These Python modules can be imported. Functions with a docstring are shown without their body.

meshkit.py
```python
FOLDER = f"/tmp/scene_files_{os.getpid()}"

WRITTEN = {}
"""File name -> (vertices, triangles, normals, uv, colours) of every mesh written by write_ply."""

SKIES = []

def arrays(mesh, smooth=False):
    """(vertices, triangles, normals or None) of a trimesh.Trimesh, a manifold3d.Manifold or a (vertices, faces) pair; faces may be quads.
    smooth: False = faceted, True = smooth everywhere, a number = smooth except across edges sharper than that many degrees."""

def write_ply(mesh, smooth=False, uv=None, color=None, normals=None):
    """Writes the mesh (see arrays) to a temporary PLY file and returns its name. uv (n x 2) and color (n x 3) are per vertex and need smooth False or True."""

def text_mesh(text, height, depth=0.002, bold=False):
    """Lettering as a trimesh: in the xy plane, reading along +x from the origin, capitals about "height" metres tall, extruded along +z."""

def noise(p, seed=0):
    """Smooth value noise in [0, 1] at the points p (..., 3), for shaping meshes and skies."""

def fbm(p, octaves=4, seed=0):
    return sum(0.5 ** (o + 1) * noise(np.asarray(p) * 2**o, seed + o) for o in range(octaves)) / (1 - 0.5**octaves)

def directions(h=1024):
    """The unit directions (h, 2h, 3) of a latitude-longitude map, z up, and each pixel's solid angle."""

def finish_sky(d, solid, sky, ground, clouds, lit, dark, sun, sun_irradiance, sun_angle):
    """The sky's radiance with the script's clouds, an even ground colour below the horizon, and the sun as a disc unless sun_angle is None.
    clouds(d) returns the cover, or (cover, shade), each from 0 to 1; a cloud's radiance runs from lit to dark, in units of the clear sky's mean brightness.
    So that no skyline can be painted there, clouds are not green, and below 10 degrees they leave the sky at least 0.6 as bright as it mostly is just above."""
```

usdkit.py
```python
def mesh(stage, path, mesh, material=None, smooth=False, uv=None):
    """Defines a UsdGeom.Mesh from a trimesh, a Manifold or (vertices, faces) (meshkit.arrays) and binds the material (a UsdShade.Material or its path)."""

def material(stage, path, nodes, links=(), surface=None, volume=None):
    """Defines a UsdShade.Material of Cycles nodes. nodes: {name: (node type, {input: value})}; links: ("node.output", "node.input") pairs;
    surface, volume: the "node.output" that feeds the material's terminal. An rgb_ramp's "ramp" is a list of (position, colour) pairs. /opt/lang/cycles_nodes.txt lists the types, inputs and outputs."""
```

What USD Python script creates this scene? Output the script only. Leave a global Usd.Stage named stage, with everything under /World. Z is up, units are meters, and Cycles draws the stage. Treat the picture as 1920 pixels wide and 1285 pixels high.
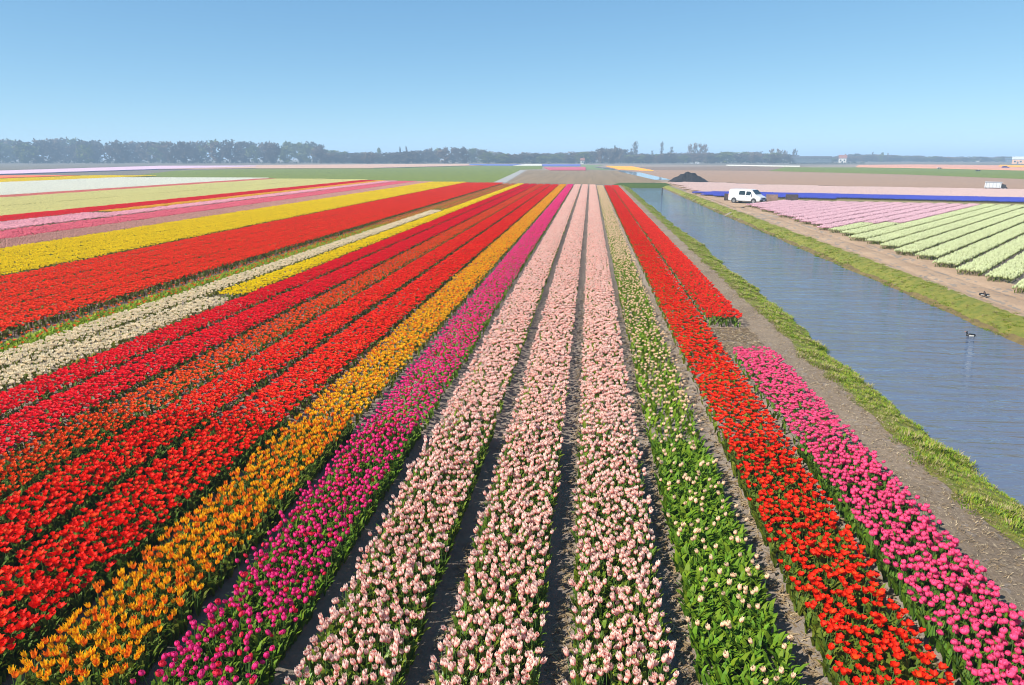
import math, random
import numpy as np, trimesh, usdkit, meshkit
from shapely.geometry import Polygon, Point, LineString, box as sbox
from shapely import prepare, contains_xy
from pxr import Usd, UsdGeom, UsdLux, UsdShade, Sdf, Gf, Vt

stage = Usd.Stage.CreateInMemory()
UsdGeom.SetStageUpAxis(stage, 'Z'); UsdGeom.SetStageMetersPerUnit(stage, 1.0)
UsdGeom.Xform.Define(stage, '/World'); UsdGeom.Scope.Define(stage, '/World/Looks')
PI = math.pi

# ------------------------------------------------------------------ camera, sky, sun, exposure
F, PW, PH, YV, XV, CZ = 1280., 1920, 1285, 295., 1108., 5.85
TH = math.atan((PH / 2 - YV) / F); YAW = math.atan((XV - PW / 2) * math.cos(TH) / F)
cam = UsdGeom.Camera.Define(stage, '/World/camera')
cam.AddTranslateOp().Set((0, 0, CZ)); cam.AddRotateZOp().Set(math.degrees(YAW)); cam.AddRotateXOp().Set(90 - math.degrees(TH))
cam.CreateHorizontalApertureAttr(36.0); cam.CreateFocalLengthAttr(36.0 * F / PW)
cam.CreateClippingRangeAttr((0.1, 30000.0))
cam.CreateExposureAttr(1.0)

SUN_EL = math.radians(43); sx_, sy_ = -0.82, -0.57
sn_ = math.hypot(sx_, sy_); sx_, sy_ = sx_ / sn_, sy_ / sn_
usdkit.material(stage, '/World/Looks/sky_look', {
    'sky': ('sky_texture', {'sky_type': 'single_scattering', 'sun_disc': False, 'sun_elevation': SUN_EL, 'sun_rotation': math.atan2(sx_, sy_),
                            'altitude': 0.0, 'air_density': 0.5, 'aerosol_density': 0.2, 'ozone_density': 2.0}),
    'sep': ('separate_color', {'color_type': 'rgb'}), 'pr': ('math', {'math_type': 'power', 'value2': .78}), 'pg': ('math', {'math_type': 'power', 'value2': .60}), 'pb': ('math', {'math_type': 'power', 'value2': .42}),
    'com': ('combine_color', {'color_type': 'rgb'}), 'tint': ('mix_color', {'blend_type': 'multiply', 'fac': 1.0, 'b': (.72, 1.24, 1.86)}),
    'bg': ('background_shader', {'strength': 0.112})},
    [('sky.color', 'sep.color'), ('sep.r', 'pr.value1'), ('sep.g', 'pg.value1'), ('sep.b', 'pb.value1'), ('pr.value', 'com.r'), ('pg.value', 'com.g'), ('pb.value', 'com.b'),
     ('com.color', 'tint.a'), ('tint.result', 'bg.color')], surface='bg.background')
dome = UsdLux.DomeLight.Define(stage, '/World/sky')
UsdShade.MaterialBindingAPI.Apply(dome.GetPrim()).Bind(UsdShade.Material.Get(stage, '/World/Looks/sky_look'))
sun = UsdLux.DistantLight.Define(stage, '/World/sun')
sun.CreateNormalizeAttr(True); sun.CreateIntensityAttr(1.15); sun.CreateAngleAttr(0.53); sun.CreateColorAttr((1.0, 0.95, 0.87))
sun.AddRotateZOp().Set(math.degrees(math.atan2(sx_, -sy_))); sun.AddRotateXOp().Set(90 - math.degrees(SUN_EL))
HAZE = 0.00058


def ray(px, py):
    x = (px - PW / 2) / F; y = -(py - PH / 2) / F
    r = np.array([x, math.cos(TH) + y * math.sin(TH), -math.sin(TH) + y * math.cos(TH)])
    c, s = math.cos(YAW), math.sin(YAW)
    return np.array([c * r[0] - s * r[1], s * r[0] + c * r[1], r[2]])


def at(px, py, z=0.0):
    """The ground point that the photograph shows at a pixel."""
    r = ray(px, py)
    return np.array([0, 0, CZ]) + r * ((z - CZ) / r[2])


def seen(x, y, mx=120, my=160):
    """Whether ground points lie inside the picture or a little outside it."""
    x, y = np.asarray(x, float), np.asarray(y, float)
    c, s = math.cos(YAW), math.sin(YAW)
    xr = c * x + s * y; yr = -s * x + c * y
    dep = yr * math.cos(TH) + (CZ - .3) * math.sin(TH)
    v = yr * math.sin(TH) - (CZ - .3) * math.cos(TH)
    px = PW / 2 + F * xr / np.maximum(dep, .1); py = PH / 2 - F * v / np.maximum(dep, .1)
    return (dep > .5) & (px > -mx) & (px < PW + mx) & (py < PH + my)


# ------------------------------------------------------------------ helpers
names = {}


def numbered(path):
    n = names.get(path, 0); names[path] = n + 1
    return path if n == 0 else f'{path}_{n:03d}'


def tag(p, label=None, cat=None, group=None, kind=None):
    p = p.GetPrim() if hasattr(p, 'GetPrim') else p
    for k, v in (('label', label), ('category', cat), ('group', group), ('kind', kind)):
        if v: p.SetCustomDataByKey(k, v)
    return p


def look(name): return UsdShade.Material.Get(stage, '/World/Looks/' + name)


def obj(name, mesh, mat, parent='/World', smooth=False, tint=None):
    path = numbered(f'{parent}/{name}')
    m = usdkit.mesh(stage, path, mesh, look(mat), smooth=smooth)
    if tint is not None:
        UsdGeom.PrimvarsAPI(m).CreatePrimvar('tint', Sdf.ValueTypeNames.Color3fArray, 'vertex').Set(Vt.Vec3fArray.FromNumpy(np.asarray(tint, np.float32)))
    return m


def thing(name, label, cat, loc=(0, 0, 0), rz=0.0, group=None, sc=None, kind=None):
    path = numbered('/World/' + name)
    x = UsdGeom.Xform.Define(stage, path)
    x.AddTranslateOp().Set(Gf.Vec3d(*map(float, loc))); x.AddRotateZOp().Set(float(rz))
    if sc is not None: x.AddScaleOp().Set(Gf.Vec3f(*map(float, sc)))
    tag(x, label, cat, group, kind)
    return path


def dup(src, name, label, cat, loc, rz, group=None, sc=None):
    p = thing(name, label, cat, loc, rz, group, sc)
    pr = stage.GetPrimAtPath(p); pr.GetReferences().AddInternalReference(src); pr.SetInstanceable(True)
    return p


def scatter(path, protos, pos, which, rz, scl):
    pi = UsdGeom.PointInstancer.Define(stage, path)
    pi.CreatePrototypesRel().SetTargets([Sdf.Path(p) for p in protos])
    pi.CreatePositionsAttr(Vt.Vec3fArray.FromNumpy(np.asarray(pos, np.float32)))
    pi.CreateProtoIndicesAttr(Vt.IntArray.FromNumpy(np.asarray(which, np.int32)))
    pi.CreateScalesAttr(Vt.Vec3fArray.FromNumpy(np.asarray(scl, np.float32)))
    pi.CreateOrientationsAttr([Gf.Quath(float(math.cos(a / 2)), 0, 0, float(math.sin(a / 2))) for a in rz])
    return pi


def bx(sx, sy, sz, c=(0, 0, 0), rz=0.0, rx=0.0, ry=0.0):
    m = trimesh.creation.box([sx, sy, sz])
    if rx: m.apply_transform(trimesh.transformations.rotation_matrix(rx, [1, 0, 0]))
    if ry: m.apply_transform(trimesh.transformations.rotation_matrix(ry, [0, 1, 0]))
    if rz: m.apply_transform(trimesh.transformations.rotation_matrix(rz, [0, 0, 1]))
    m.apply_translation(c); return m


def tube(pts, rad, n=6):
    """A tapered tube along a polyline."""
    p = np.asarray(pts, float); r = np.broadcast_to(rad, (len(p),))
    t = np.gradient(p, axis=0); t /= np.linalg.norm(t, axis=1, keepdims=True) + 1e-12
    a = np.cross(t, np.where(np.abs(t[:, 2:]) < .9, [0, 0, 1.], [1., 0, 0])); a /= np.linalg.norm(a, axis=1, keepdims=True) + 1e-12
    b = np.cross(t, a); g = np.arange(n) * 2 * PI / n
    v = p[:, None] + r[:, None, None] * (np.cos(g)[None, :, None] * a[:, None] + np.sin(g)[None, :, None] * b[:, None])
    i, j = np.meshgrid(np.arange(len(p) - 1), np.arange(n), indexing='ij')
    q = np.stack([i * n + j, i * n + (j + 1) % n, (i + 1) * n + (j + 1) % n, (i + 1) * n + j], -1).reshape(-1, 4)
    v = v.reshape(-1, 3)
    caps = [[(len(p) - 1) * n + k for k in (0, m, m + 1)] for m in range(1, n - 1)] + [[0, m + 1, m] for m in range(1, n - 1)]
    return trimesh.Trimesh(v, np.vstack([q[:, [0, 1, 2]], q[:, [0, 2, 3]], np.array(caps)]), process=False)


cat_ = trimesh.util.concatenate

# ------------------------------------------------------------------ materials
PF = 'principled_bsdf'


def plain(name, col, rough=.6, var=.0, scale=3., metallic=0., bump=0., bscale=20., spec=.5, col2=None, detail=4.):
    nodes = {'p': (PF, {'base_color': col, 'roughness': rough, 'metallic': metallic, 'specular_ior_level': spec})}
    links = []
    if var or col2 is not None:
        c1 = tuple(c * (1 - var) for c in col); c2 = col2 if col2 is not None else tuple(min(1, c * (1 + var)) for c in col)
        nodes |= {'g': ('geometry', {}), 'n': ('noise_texture', {'scale': scale, 'detail': detail, 'roughness': .62}), 'r': ('rgb_ramp', {'ramp': [(0.3, c1), (0.7, c2)]})}
        links += [('g.position', 'n.vector'), ('n.fac', 'r.fac'), ('r.color', 'p.base_color')]
    if bump:
        nodes |= {'g': ('geometry', {}), 'bn': ('noise_texture', {'scale': bscale, 'detail': 5.0, 'roughness': .65}), 'b': ('bump', {'strength': 1.0, 'distance': bump})}
        links += [('g.position', 'bn.vector'), ('bn.fac', 'b.height'), ('b.normal', 'p.normal')]
    usdkit.material(stage, '/World/Looks/' + name, nodes, links, surface='p.BSDF')


def tinted(name, rough, trans, spec=.4):
    usdkit.material(stage, '/World/Looks/' + name, {
        'a': ('attribute', {'attribute': 'tint'}), 'p': (PF, {'roughness': rough, 'specular_ior_level': spec}), 't': ('translucent_bsdf', {}),
        'm': ('mix_closure', {'fac': trans})},
        [('a.color', 'p.base_color'), ('a.color', 't.color'), ('p.BSDF', 'm.closure1'), ('t.BSDF', 'm.closure2')], surface='m.closure')


tinted('petal', .6, .40, .12)
tinted('leaf', .42, .22, .45)
tinted('plant', .55, .38, .15)
tinted('grass_blade', .5, .3, .3)


def soil_look(name, dark, light, straw, straw_amt, big=.35, streak=(6., 1.6, 1.)):
    """Sandy soil: broad tone, clods, crumbs and scattered straw."""
    nodes = {'g': ('geometry', {}),
             'n1': ('noise_texture', {'scale': big, 'detail': 6., 'roughness': .6}), 'n2': ('noise_texture', {'scale': 9., 'detail': 6., 'roughness': .7}),
             'mx': ('mix_float', {'fac': .5}), 'r': ('rgb_ramp', {'ramp': [(.32, dark), (.68, light)]}),
             'map': ('mapping', {'scale': streak}), 'n3': ('noise_texture', {'scale': 4. if streak[1] > 1 else 1., 'detail': 5., 'roughness': .75}),
             'sr': ('rgb_ramp', {'ramp': [(.5 + .14 * (1 - straw_amt), (0, 0, 0)), (.60 + .14 * (1 - straw_amt), (1, 1, 1))]}),
             'c': ('mix_color', {'b': straw}), 'p': (PF, {'roughness': .95, 'specular_ior_level': .15}),
             'bn': ('noise_texture', {'scale': 14., 'detail': 6., 'roughness': .75}), 'b': ('bump', {'strength': 1., 'distance': .05})}
    links = [('g.position', 'n1.vector'), ('g.position', 'n2.vector'), ('n1.fac', 'mx.a'), ('n2.fac', 'mx.b'), ('mx.result', 'r.fac'),
             ('g.position', 'map.vector'), ('map.vector', 'n3.vector'), ('n3.fac', 'sr.fac'), ('sr.color', 'c.fac'), ('r.color', 'c.a'), ('c.result', 'p.base_color'),
             ('g.position', 'bn.vector'), ('bn.fac', 'b.height'), ('b.normal', 'p.normal')]
    usdkit.material(stage, '/World/Looks/' + name, nodes, links, surface='p.BSDF')


soil_look('field_soil', (.16, .13, .108), (.29, .238, .188), (.30, .23, .13), .18)
soil_look('headland_soil', (.12, .09, .065), (.29, .225, .16), (.40, .32, .21), .5)
soil_look('track_soil', (.25, .165, .105), (.42, .295, .195), (.50, .385, .27), .35, streak=(5.5, .35, 1.))
plain('bank_turf', (.11, .15, .012), .95, col2=(.25, .22, .03), scale=2.6, bump=.12, bscale=16, detail=8.)
plain('bank_mud', (.07, .05, .02), .8, col2=(.17, .12, .03), scale=2.5, bump=.04)


def field_look(name, a, b, sc=(.02, .35, .1), rough=.95, angle=0.0):
    """A far field: two tones in long streaks along its rows."""
    usdkit.material(stage, '/World/Looks/' + name, {
        'g': ('geometry', {}), 'mp': ('mapping', {'scale': sc, 'rotation': (0, 0, angle)}), 'n': ('noise_texture', {'scale': 1., 'detail': 6., 'roughness': .65}),
        'n2': ('noise_texture', {'scale': 1.7, 'detail': 4., 'roughness': .7}), 'mx': ('mix_float', {'fac': .4}),
        'r': ('rgb_ramp', {'ramp': [(.3, a), (.7, b)]}), 'p': (PF, {'roughness': rough, 'specular_ior_level': .15})},
        [('g.position', 'mp.vector'), ('mp.vector', 'n.vector'), ('g.position', 'n2.vector'), ('n.fac', 'mx.a'), ('n2.fac', 'mx.b'), ('mx.result', 'r.fac'), ('r.color', 'p.base_color')], surface='p.BSDF')


# water: mirror of the sky over murky depth, wind ripples running across the canal
usdkit.material(stage, '/World/Looks/canal_water', {
    'g': ('geometry', {}), 'mp': ('mapping', {'scale': (.42, 2.3, 1.), 'rotation': (0, 0, -.10)}),
    'n': ('noise_texture', {'scale': .95, 'detail': 4., 'roughness': .55, 'distortion': .5}),
    'mp2': ('mapping', {'scale': (.05, .13, 1.)}), 'n2': ('noise_texture', {'scale': 1., 'detail': 3., 'roughness': .5}),
    'rs': ('map_range', {'from_min': .3, 'from_max': .7, 'to_min': .35, 'to_max': 1.0}),
    'b': ('bump', {'distance': .32}),
    'p': (PF, {'base_color': (.095, .115, .162), 'roughness': .05, 'ior': 1.333, 'specular_ior_level': .5})},
    [('g.position', 'mp.vector'), ('mp.vector', 'n.vector'), ('n.fac', 'b.height'), ('g.position', 'mp2.vector'), ('mp2.vector', 'n2.vector'), ('n2.fac', 'rs.value'), ('rs.result', 'b.strength'), ('b.normal', 'p.normal')], surface='p.BSDF')
plain('ditch_water', (.20, .22, .23), .03)
plain('white_paint', (.52, .53, .545), .28, var=.03, scale=2, spec=.6)
plain('dark_glass', (.015, .025, .03), .06, spec=.8)
plain('rubber', (.018, .018, .019), .8)
plain('rim_metal', (.35, .35, .36), .35, metallic=.8)
plain('black_plastic', (.025, .025, .027), .55)
plain('red_lens', (.45, .02, .015), .2)
plain('clear_lens', (.6, .62, .62), .12, spec=.8)
plain('chrome', (.7, .7, .72), .15, metallic=1.)
plain('crate_wood', (.055, .042, .04), .85, var=.5, scale=3, bump=.01)
plain('crate_wood_pale', (.20, .13, .10), .85, var=.4, scale=3, bump=.01)
plain('heap_look', (.006, .007, .010), .85, var=.6, scale=1.1, bump=.15, bscale=3)
plain('post_wood', (.03, .026, .022), .8, var=.3)
plain('bird_black', (.012, .012, .014), .5)
plain('bird_white', (.42, .41, .38), .7)
plain('bird_bill', (.45, .12, .03), .5)
plain('bark', (.10, .085, .075), .9, var=.3, scale=2)
plain('brick_wall', (.26, .14, .10), .9, var=.2, scale=1)
plain('pale_wall', (.50, .48, .44), .8, var=.05, scale=1)
plain('dark_wall', (.06, .085, .11), .8, var=.2, scale=.5)
plain('orange_wall', (.55, .30, .16), .8, var=.1, scale=.5)
plain('roof_tile', (.20, .085, .06), .8, var=.25, scale=2)
plain('grey_roof', (.05, .052, .06), .8, var=.2, scale=1)
plain('white_roof', (.42, .42, .42), .6)
plain('purple_tarp', (.09, .05, .16), .7)
for nm, c in (('twig_grey', (.11, .085, .062)), ('twig_brown', (.18, .12, .075)), ('twig_green', (.16, .18, .045)), ('needle_dark', (.03, .05, .035))):
    plain(nm, c, .9, var=.35, scale=.25)

usdkit.material(stage, '/World/Looks/haze_air', {'v': ('principled_volume', {'color': (.60, .80, 1.0), 'density': HAZE, 'anisotropy': .0})}, [], volume='v.volume')

# ------------------------------------------------------------------ the setting: ground sheet with the canal cut into it
WZ = -0.5                                        # the water's level
YEND = float(at(1200, 352.5, WZ)[1])             # the dam that closes the canal
XL0, XL1, XR0, XR1 = 6.75, 8.15, 15.25, 16.45    # grass edge, water's edge, water's edge, grass edge


def fb(x, y, s, seed=0, oct=3):
    return meshkit.fbm(np.stack([np.asarray(x) * s, np.asarray(y) * s, np.zeros_like(np.asarray(x, float))], -1), oct, seed) - .5


def bank_shift(y, side):
    return .55 * fb(np.full_like(y, side * 7.3), y, .22, 11) + .5 * fb(np.full_like(y, side * 3.1), y, .9, 5)


BED_EDGES = [(-2.47, -2.25), (-2.225, -1.95), (-1.93, -1.69), (-1.67, -1.435), (-1.405, -1.13), (-1.105, -.868), (-.828, -.60), (-.555, -.332), (-.281, -.07), (-.02, .198), (.24, .453), (.50, .727), (.76, .98)]
KX = (CZ - .40) / math.cos(TH)


def ground_z(x, y):
    x, y = np.asarray(x, float), np.asarray(y, float)
    z = np.zeros_like(x)
    l1, r0 = XL1 + bank_shift(y, 0), XR0 + .6 * bank_shift(y, 1)
    tl = (x - XL0) / (l1 - XL0); tr = (XR1 - x) / (XR1 - r0)
    t = np.minimum(tl, tr)
    cut = np.where(t < 0, 0, np.where(t < 1, -.5 * t ** 1.6, -.5 - .6 * np.minimum(1, (t - 1) * 2.)))
    z = np.where((y < YEND) & (y > -60), cut, z)
    near = (x > -16) & (x < 6.7) & (y < 70)
    path = np.zeros_like(x)
    for (a, b), (c, d) in zip(BED_EDGES[:-1], BED_EDGES[1:]):
        m, w = (b + c) / 2 * KX, max(.16, (c - b) / 2 * KX + .06)
        path = np.maximum(path, np.exp(-((x - m) / w) ** 4))
    rib = .014 * np.sin((y + .5 * np.abs(((x * 3) % 1.) - .5)) * 2 * PI / .34)
    z = z + np.where(near, -.07 * path + path * rib + .05 * fb(x, y, 3.1, 3) + .03 * fb(x, y, 11., 4), 0)
    head = (x > 5.2) & (x < 6.9) & (y < 70)
    z = z + np.where(head & ~near, .06 * fb(x, y, 4., 3), 0)
    trk = (x >= XR1) & (x < 19.3) & (y < 130)
    z = z + np.where(trk, .05 * fb(x, y, .8, 8) - .09 * np.exp(-((x - 17.1) / .2) ** 2) - .09 * np.exp(-((x - 18.6) / .2) ** 2) + .04 * fb(x, y, 5., 12), 0)
    return z


def grid(xs, ys, f, lift=0.0):
    X, Y = np.meshgrid(xs, ys, indexing='ij')
    v = np.stack([X, Y, f(X, Y) + lift], -1).reshape(-1, 3)
    n, m = len(xs), len(ys)
    i, j = np.meshgrid(np.arange(n - 1), np.arange(m - 1), indexing='ij')
    q = np.stack([i * m + j, (i + 1) * m + j, (i + 1) * m + j + 1, i * m + j + 1], -1).reshape(-1, 4)
    return v, np.vstack([q[:, [0, 1, 2]], q[:, [0, 2, 3]]])


xs = np.unique(np.round(np.concatenate([[-7000, -3000, -1200, -500, -200, -80, -40, -22], np.arange(-16, 6.7, .09), np.arange(6.7, 8.6, .12), np.arange(8.6, 15., 1.), np.arange(15., 16.5, .12), np.arange(16.5, 19.6, .2), [20.5, 26, 40, 90, 250, 600, 1500, 3000, 7000]]), 3))
ys = np.unique(np.round(np.concatenate([[-100, -30, 0], np.arange(4, 18, .075), np.arange(18, 34, .2), np.arange(34, 70, .8), np.arange(70, YEND - .2, 2.2), [YEND - .15, YEND - .01, YEND + .01, YEND + 2, 150, 170, 220, 300, 450, 700, 1100, 2000, 4000, 9000]]), 3))
tag(obj('ground', grid(xs, ys, ground_z), 'field_soil', smooth=True), kind='structure')


def strip(x0, x1, y0, y1, nx, ny, lift, wob=.0, f=ground_z):
    """A sheet along the canal that follows the ground, with uneven edges."""
    yy = np.linspace(0, 1, ny) ** 1.7 * (y1 - y0) + y0
    e0 = x0 + wob * fb(np.full_like(yy, 3.), yy, 1.1, 21, 4) * 2; e1 = x1 + wob * fb(np.full_like(yy, 9.), yy, 1.1, 22, 4) * 2
    t = np.linspace(0, 1, nx)[:, None]
    X = e0[None] * (1 - t) + e1[None] * t; Y = np.broadcast_to(yy[None], X.shape)
    v = np.stack([X, Y, f(X, Y) + lift], -1).reshape(-1, 3)
    i, j = np.meshgrid(np.arange(nx - 1), np.arange(ny - 1), indexing='ij')
    q = np.stack([i * ny + j, (i + 1) * ny + j, (i + 1) * ny + j + 1, i * ny + j + 1], -1).reshape(-1, 4)
    return v, np.vstack([q[:, [0, 1, 2]], q[:, [0, 2, 3]]])


tag(obj('headland', strip(5.45, 6.95, 3, YEND + 1, 14, 500, .006, .10), 'headland_soil', smooth=True), kind='structure')
tag(obj('dirt_track', strip(16.2, 20.2, 3, 128, 20, 400, .006, .15), 'track_soil', smooth=True), kind='structure')
tag(obj('canal_bank', strip(6.72, 8.6, 3, YEND + 1.5, 14, 700, .014, .22), 'bank_turf', smooth=True), kind='structure')
tag(obj('canal_bank', strip(14.9, 16.5, 3, YEND + 6, 14, 500, .014, .22), 'bank_turf', smooth=True), kind='structure')
tag(obj('bank_edge', strip(14.86, 15.42, 20, YEND + 1, 8, 600, .034, .16), 'bank_mud', smooth=True), kind='structure')
tag(obj('canal_water', (np.array([[7.0, -40, WZ], [16.2, -40, WZ], [16.2, YEND - .05, WZ], [7.0, YEND - .05, WZ]]), np.array([[0, 1, 2], [0, 2, 3]])), 'canal_water'), kind='structure')


def poly(pts, z=.02, px=True, thick=0.0):
    """A field from the picture's corners as a sheet on the ground, or as a low slab."""
    g = np.array([at(a, b, z + thick)[:2] if px else (a, b) for a, b in pts])
    p = Polygon(g).buffer(0)
    if thick:
        m = trimesh.creation.extrude_polygon(p, thick, engine='earcut'); m.apply_translation([0, 0, z])
        return m
    v, f = trimesh.creation.triangulate_polygon(p, engine='earcut')
    return np.column_stack([v, np.full(len(v), z)]), f


FL = {
    'far_green': ((.10, .135, .018), (.155, .18, .03)), 'far_green_pale': ((.12, .17, .07), (.17, .21, .09)),
    'far_brown': ((.15, .105, .075), (.22, .155, .11)), 'far_tan': ((.24, .155, .105), (.31, .205, .14)), 'far_pinktan': ((.40, .25, .18), (.50, .33, .24)),
    'far_grey': ((.11, .10, .08), (.17, .15, .12)), 'far_lilac': ((.46, .31, .40), (.56, .40, .48)), 'far_orange': ((.80, .28, .02), (.88, .38, .03)),
    'far_orangered': ((.70, .10, .03), (.80, .18, .06)), 'far_yellow': ((.85, .60, .01), (.90, .70, .02)), 'far_white': ((.50, .49, .42), (.60, .59, .52)),
    'far_pink': ((.36, .07, .11), (.46, .11, .15)), 'far_blue': ((.07, .10, .33), (.12, .15, .42)), 'far_redbrown': ((.45, .20, .13), (.58, .30, .20)),
    'verge': ((.22, .22, .21), (.34, .33, .30)), 'hedge_green': ((.03, .055, .012), (.06, .09, .02)), 'far_olive': ((.16, .14, .055), (.24, .20, .08)), 'far_cream': ((.8, .62, .45), (.85, .7, .5))}
for k, (a, b) in FL.items(): field_look(k, a, b)
field_look('far_ploughed', (.15, .11, .065), (.25, .18, .11), sc=(.45, .01, .1))


def field(name, lab, cat, mat, pts, z=.02, thick=0.0, kind='stuff'):
    m = obj(name, poly(pts, z, thick=thick), mat)
    tag(m, None if kind == 'structure' else lab, None if kind == 'structure' else cat, None, kind)


S = 'structure'
# left and middle distance, near to far
field('grass_field', 'wide green grass field beyond the ends of the red and yellow tulip beds', 'field', 'far_green', [(240, 331), (480, 335.2), (690, 338.5), (860, 342), (943, 342.5), (975, 318.5), (1016, 317.5), (1018, 310.6), (905, 310.5), (700, 315.5), (480, 316), (330, 320)], .03)
field('verge', '', '', 'verge', [(925, 342.3), (948, 342.6), (986, 319.6), (976, 319.2)], .04, kind=S)
field('ploughed_field', '', '', 'far_ploughed', [(950, 343.6), (1050, 345), (1160, 346.3), (1246, 342), (1170, 321.5), (1120, 319.2), (990, 319.4)], .045, kind=S)
field('brown_field', '', '', 'far_tan', [(1170, 319.8), (1262, 339), (1330, 341), (1440, 346), (1660, 351), (1960, 356), (2100, 360), (2100, 342), (1920, 336), (1700, 327.5), (1440, 321), (1180, 318.5)], .05, kind=S)
field('brown_field', '', '', 'far_brown', [(1180, 318.6), (1440, 321), (1500, 322), (1560, 316.5), (1500, 312.3), (1360, 312), (1200, 313.5)], .055, kind=S)
field('grass_field', 'long green field on the right beyond the bare tan field', 'field', 'far_green', [(1440, 321), (1700, 327.5), (1920, 336), (2100, 342), (2100, 325), (1920, 320), (1750, 316), (1600, 314), (1470, 314)], .065)
field('flower_field', 'dusty red flower strip across the far right below the trees', 'flower field', 'far_redbrown', [(1605, 312.8), (1750, 315), (1920, 318.8), (2100, 323), (2100, 316), (1920, 310.5), (1720, 308.5), (1610, 309.5)], .08, .3)
field('flower_field', 'small orange flower patch at the far right edge beyond the red strip', 'flower field', 'far_orange', [(1872, 312), (1990, 315.5), (1990, 311), (1875, 309.4)], .45, .1)
field('flower_field', 'pale strip of flowers in front of the dark hedge right of the bare poplars', 'flower field', 'far_white', [(1362, 310.2), (1500, 312.2), (1500, 310.9), (1362, 309.1)], .08, .3)
field('flower_field', 'bright orange flower field beside the far ditch', 'flower field', 'far_orange', [(1136, 311.2), (1160, 316.6), (1225, 319.6), (1185, 312.2)], .08, .3)
field('flower_field', 'dull pink flower field just beyond the ploughed field', 'flower field', 'far_pink', [(1020, 314), (1098, 313.2), (1098, 318.6), (1032, 318.6)], .08, .3)
field('flower_field', 'white flower field between two blue strips under the middle trees', 'flower field', 'far_white', [(962, 310.6), (1016, 310.6), (1016, 308), (985, 308)], .08, .3)
field('flower_field', 'hazy blue hyacinth strip right of the white field under the middle trees', 'flower field', 'far_blue', [(1017, 311), (1088, 311), (1088, 308.2), (1017, 308.2)], .08, .3)
field('flower_field', 'pale blue hyacinth strip left of the white field under the middle trees', 'flower field', 'far_blue', [(880, 309.6), (961, 310.2), (983, 308.3), (880, 307.8)], .08, .3)
field('grass_field', 'pale green field between the pink field and the far ditch', 'field', 'far_green_pale', [(1099, 318.2), (1160, 319.3), (1112, 313.2), (1134, 310.2), (1090, 309), (1090, 311.4)], .06)
field('flower_field', 'long peach coloured field below the wood, left of the middle', 'flower field', 'far_pinktan', [(300, 317.3), (480, 315.5), (700, 315), (905, 310), (880, 307.5), (700, 308), (480, 310), (300, 312.5)], .08, .25)
field('flower_field', 'pale lilac hyacinth strip at the far left below the grey field', 'flower field', 'far_lilac', [(-120, 327.6), (0, 326.4), (300, 316.8), (480, 312), (480, 310.6), (300, 311), (0, 320), (-120, 321)], .1, .3)
field('bare_field', '', '', 'far_grey', [(-120, 319.8), (0, 319), (300, 310.6), (480, 310), (480, 307.8), (0, 307.5), (-120, 307.5)], .05, kind=S)
field('flower_field', 'orange red flower strip at the far left edge behind the yellow strip', 'flower field', 'far_orangered', [(-120, 335), (0, 333.6), (150, 328.6), (0, 329.4), (-120, 330)], .1, .3)
field('far_land', '', '', 'far_grey', [(-700, 331), (-120, 333), (240, 331), (330, 320), (480, 309), (900, 307), (1100, 308), (1500, 311), (1600, 309), (2100, 314), (2600, 316), (2600, 301.5), (1600, 301.5), (900, 301.5), (-700, 301.5)], .012, kind=S)
field('ditch_water', '', '', 'ditch_water', [(1160, 319.5), (1200, 323.5), (1258, 337.3), (1228, 337.5), (1160, 321.6)], .07, kind=S)
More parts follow.
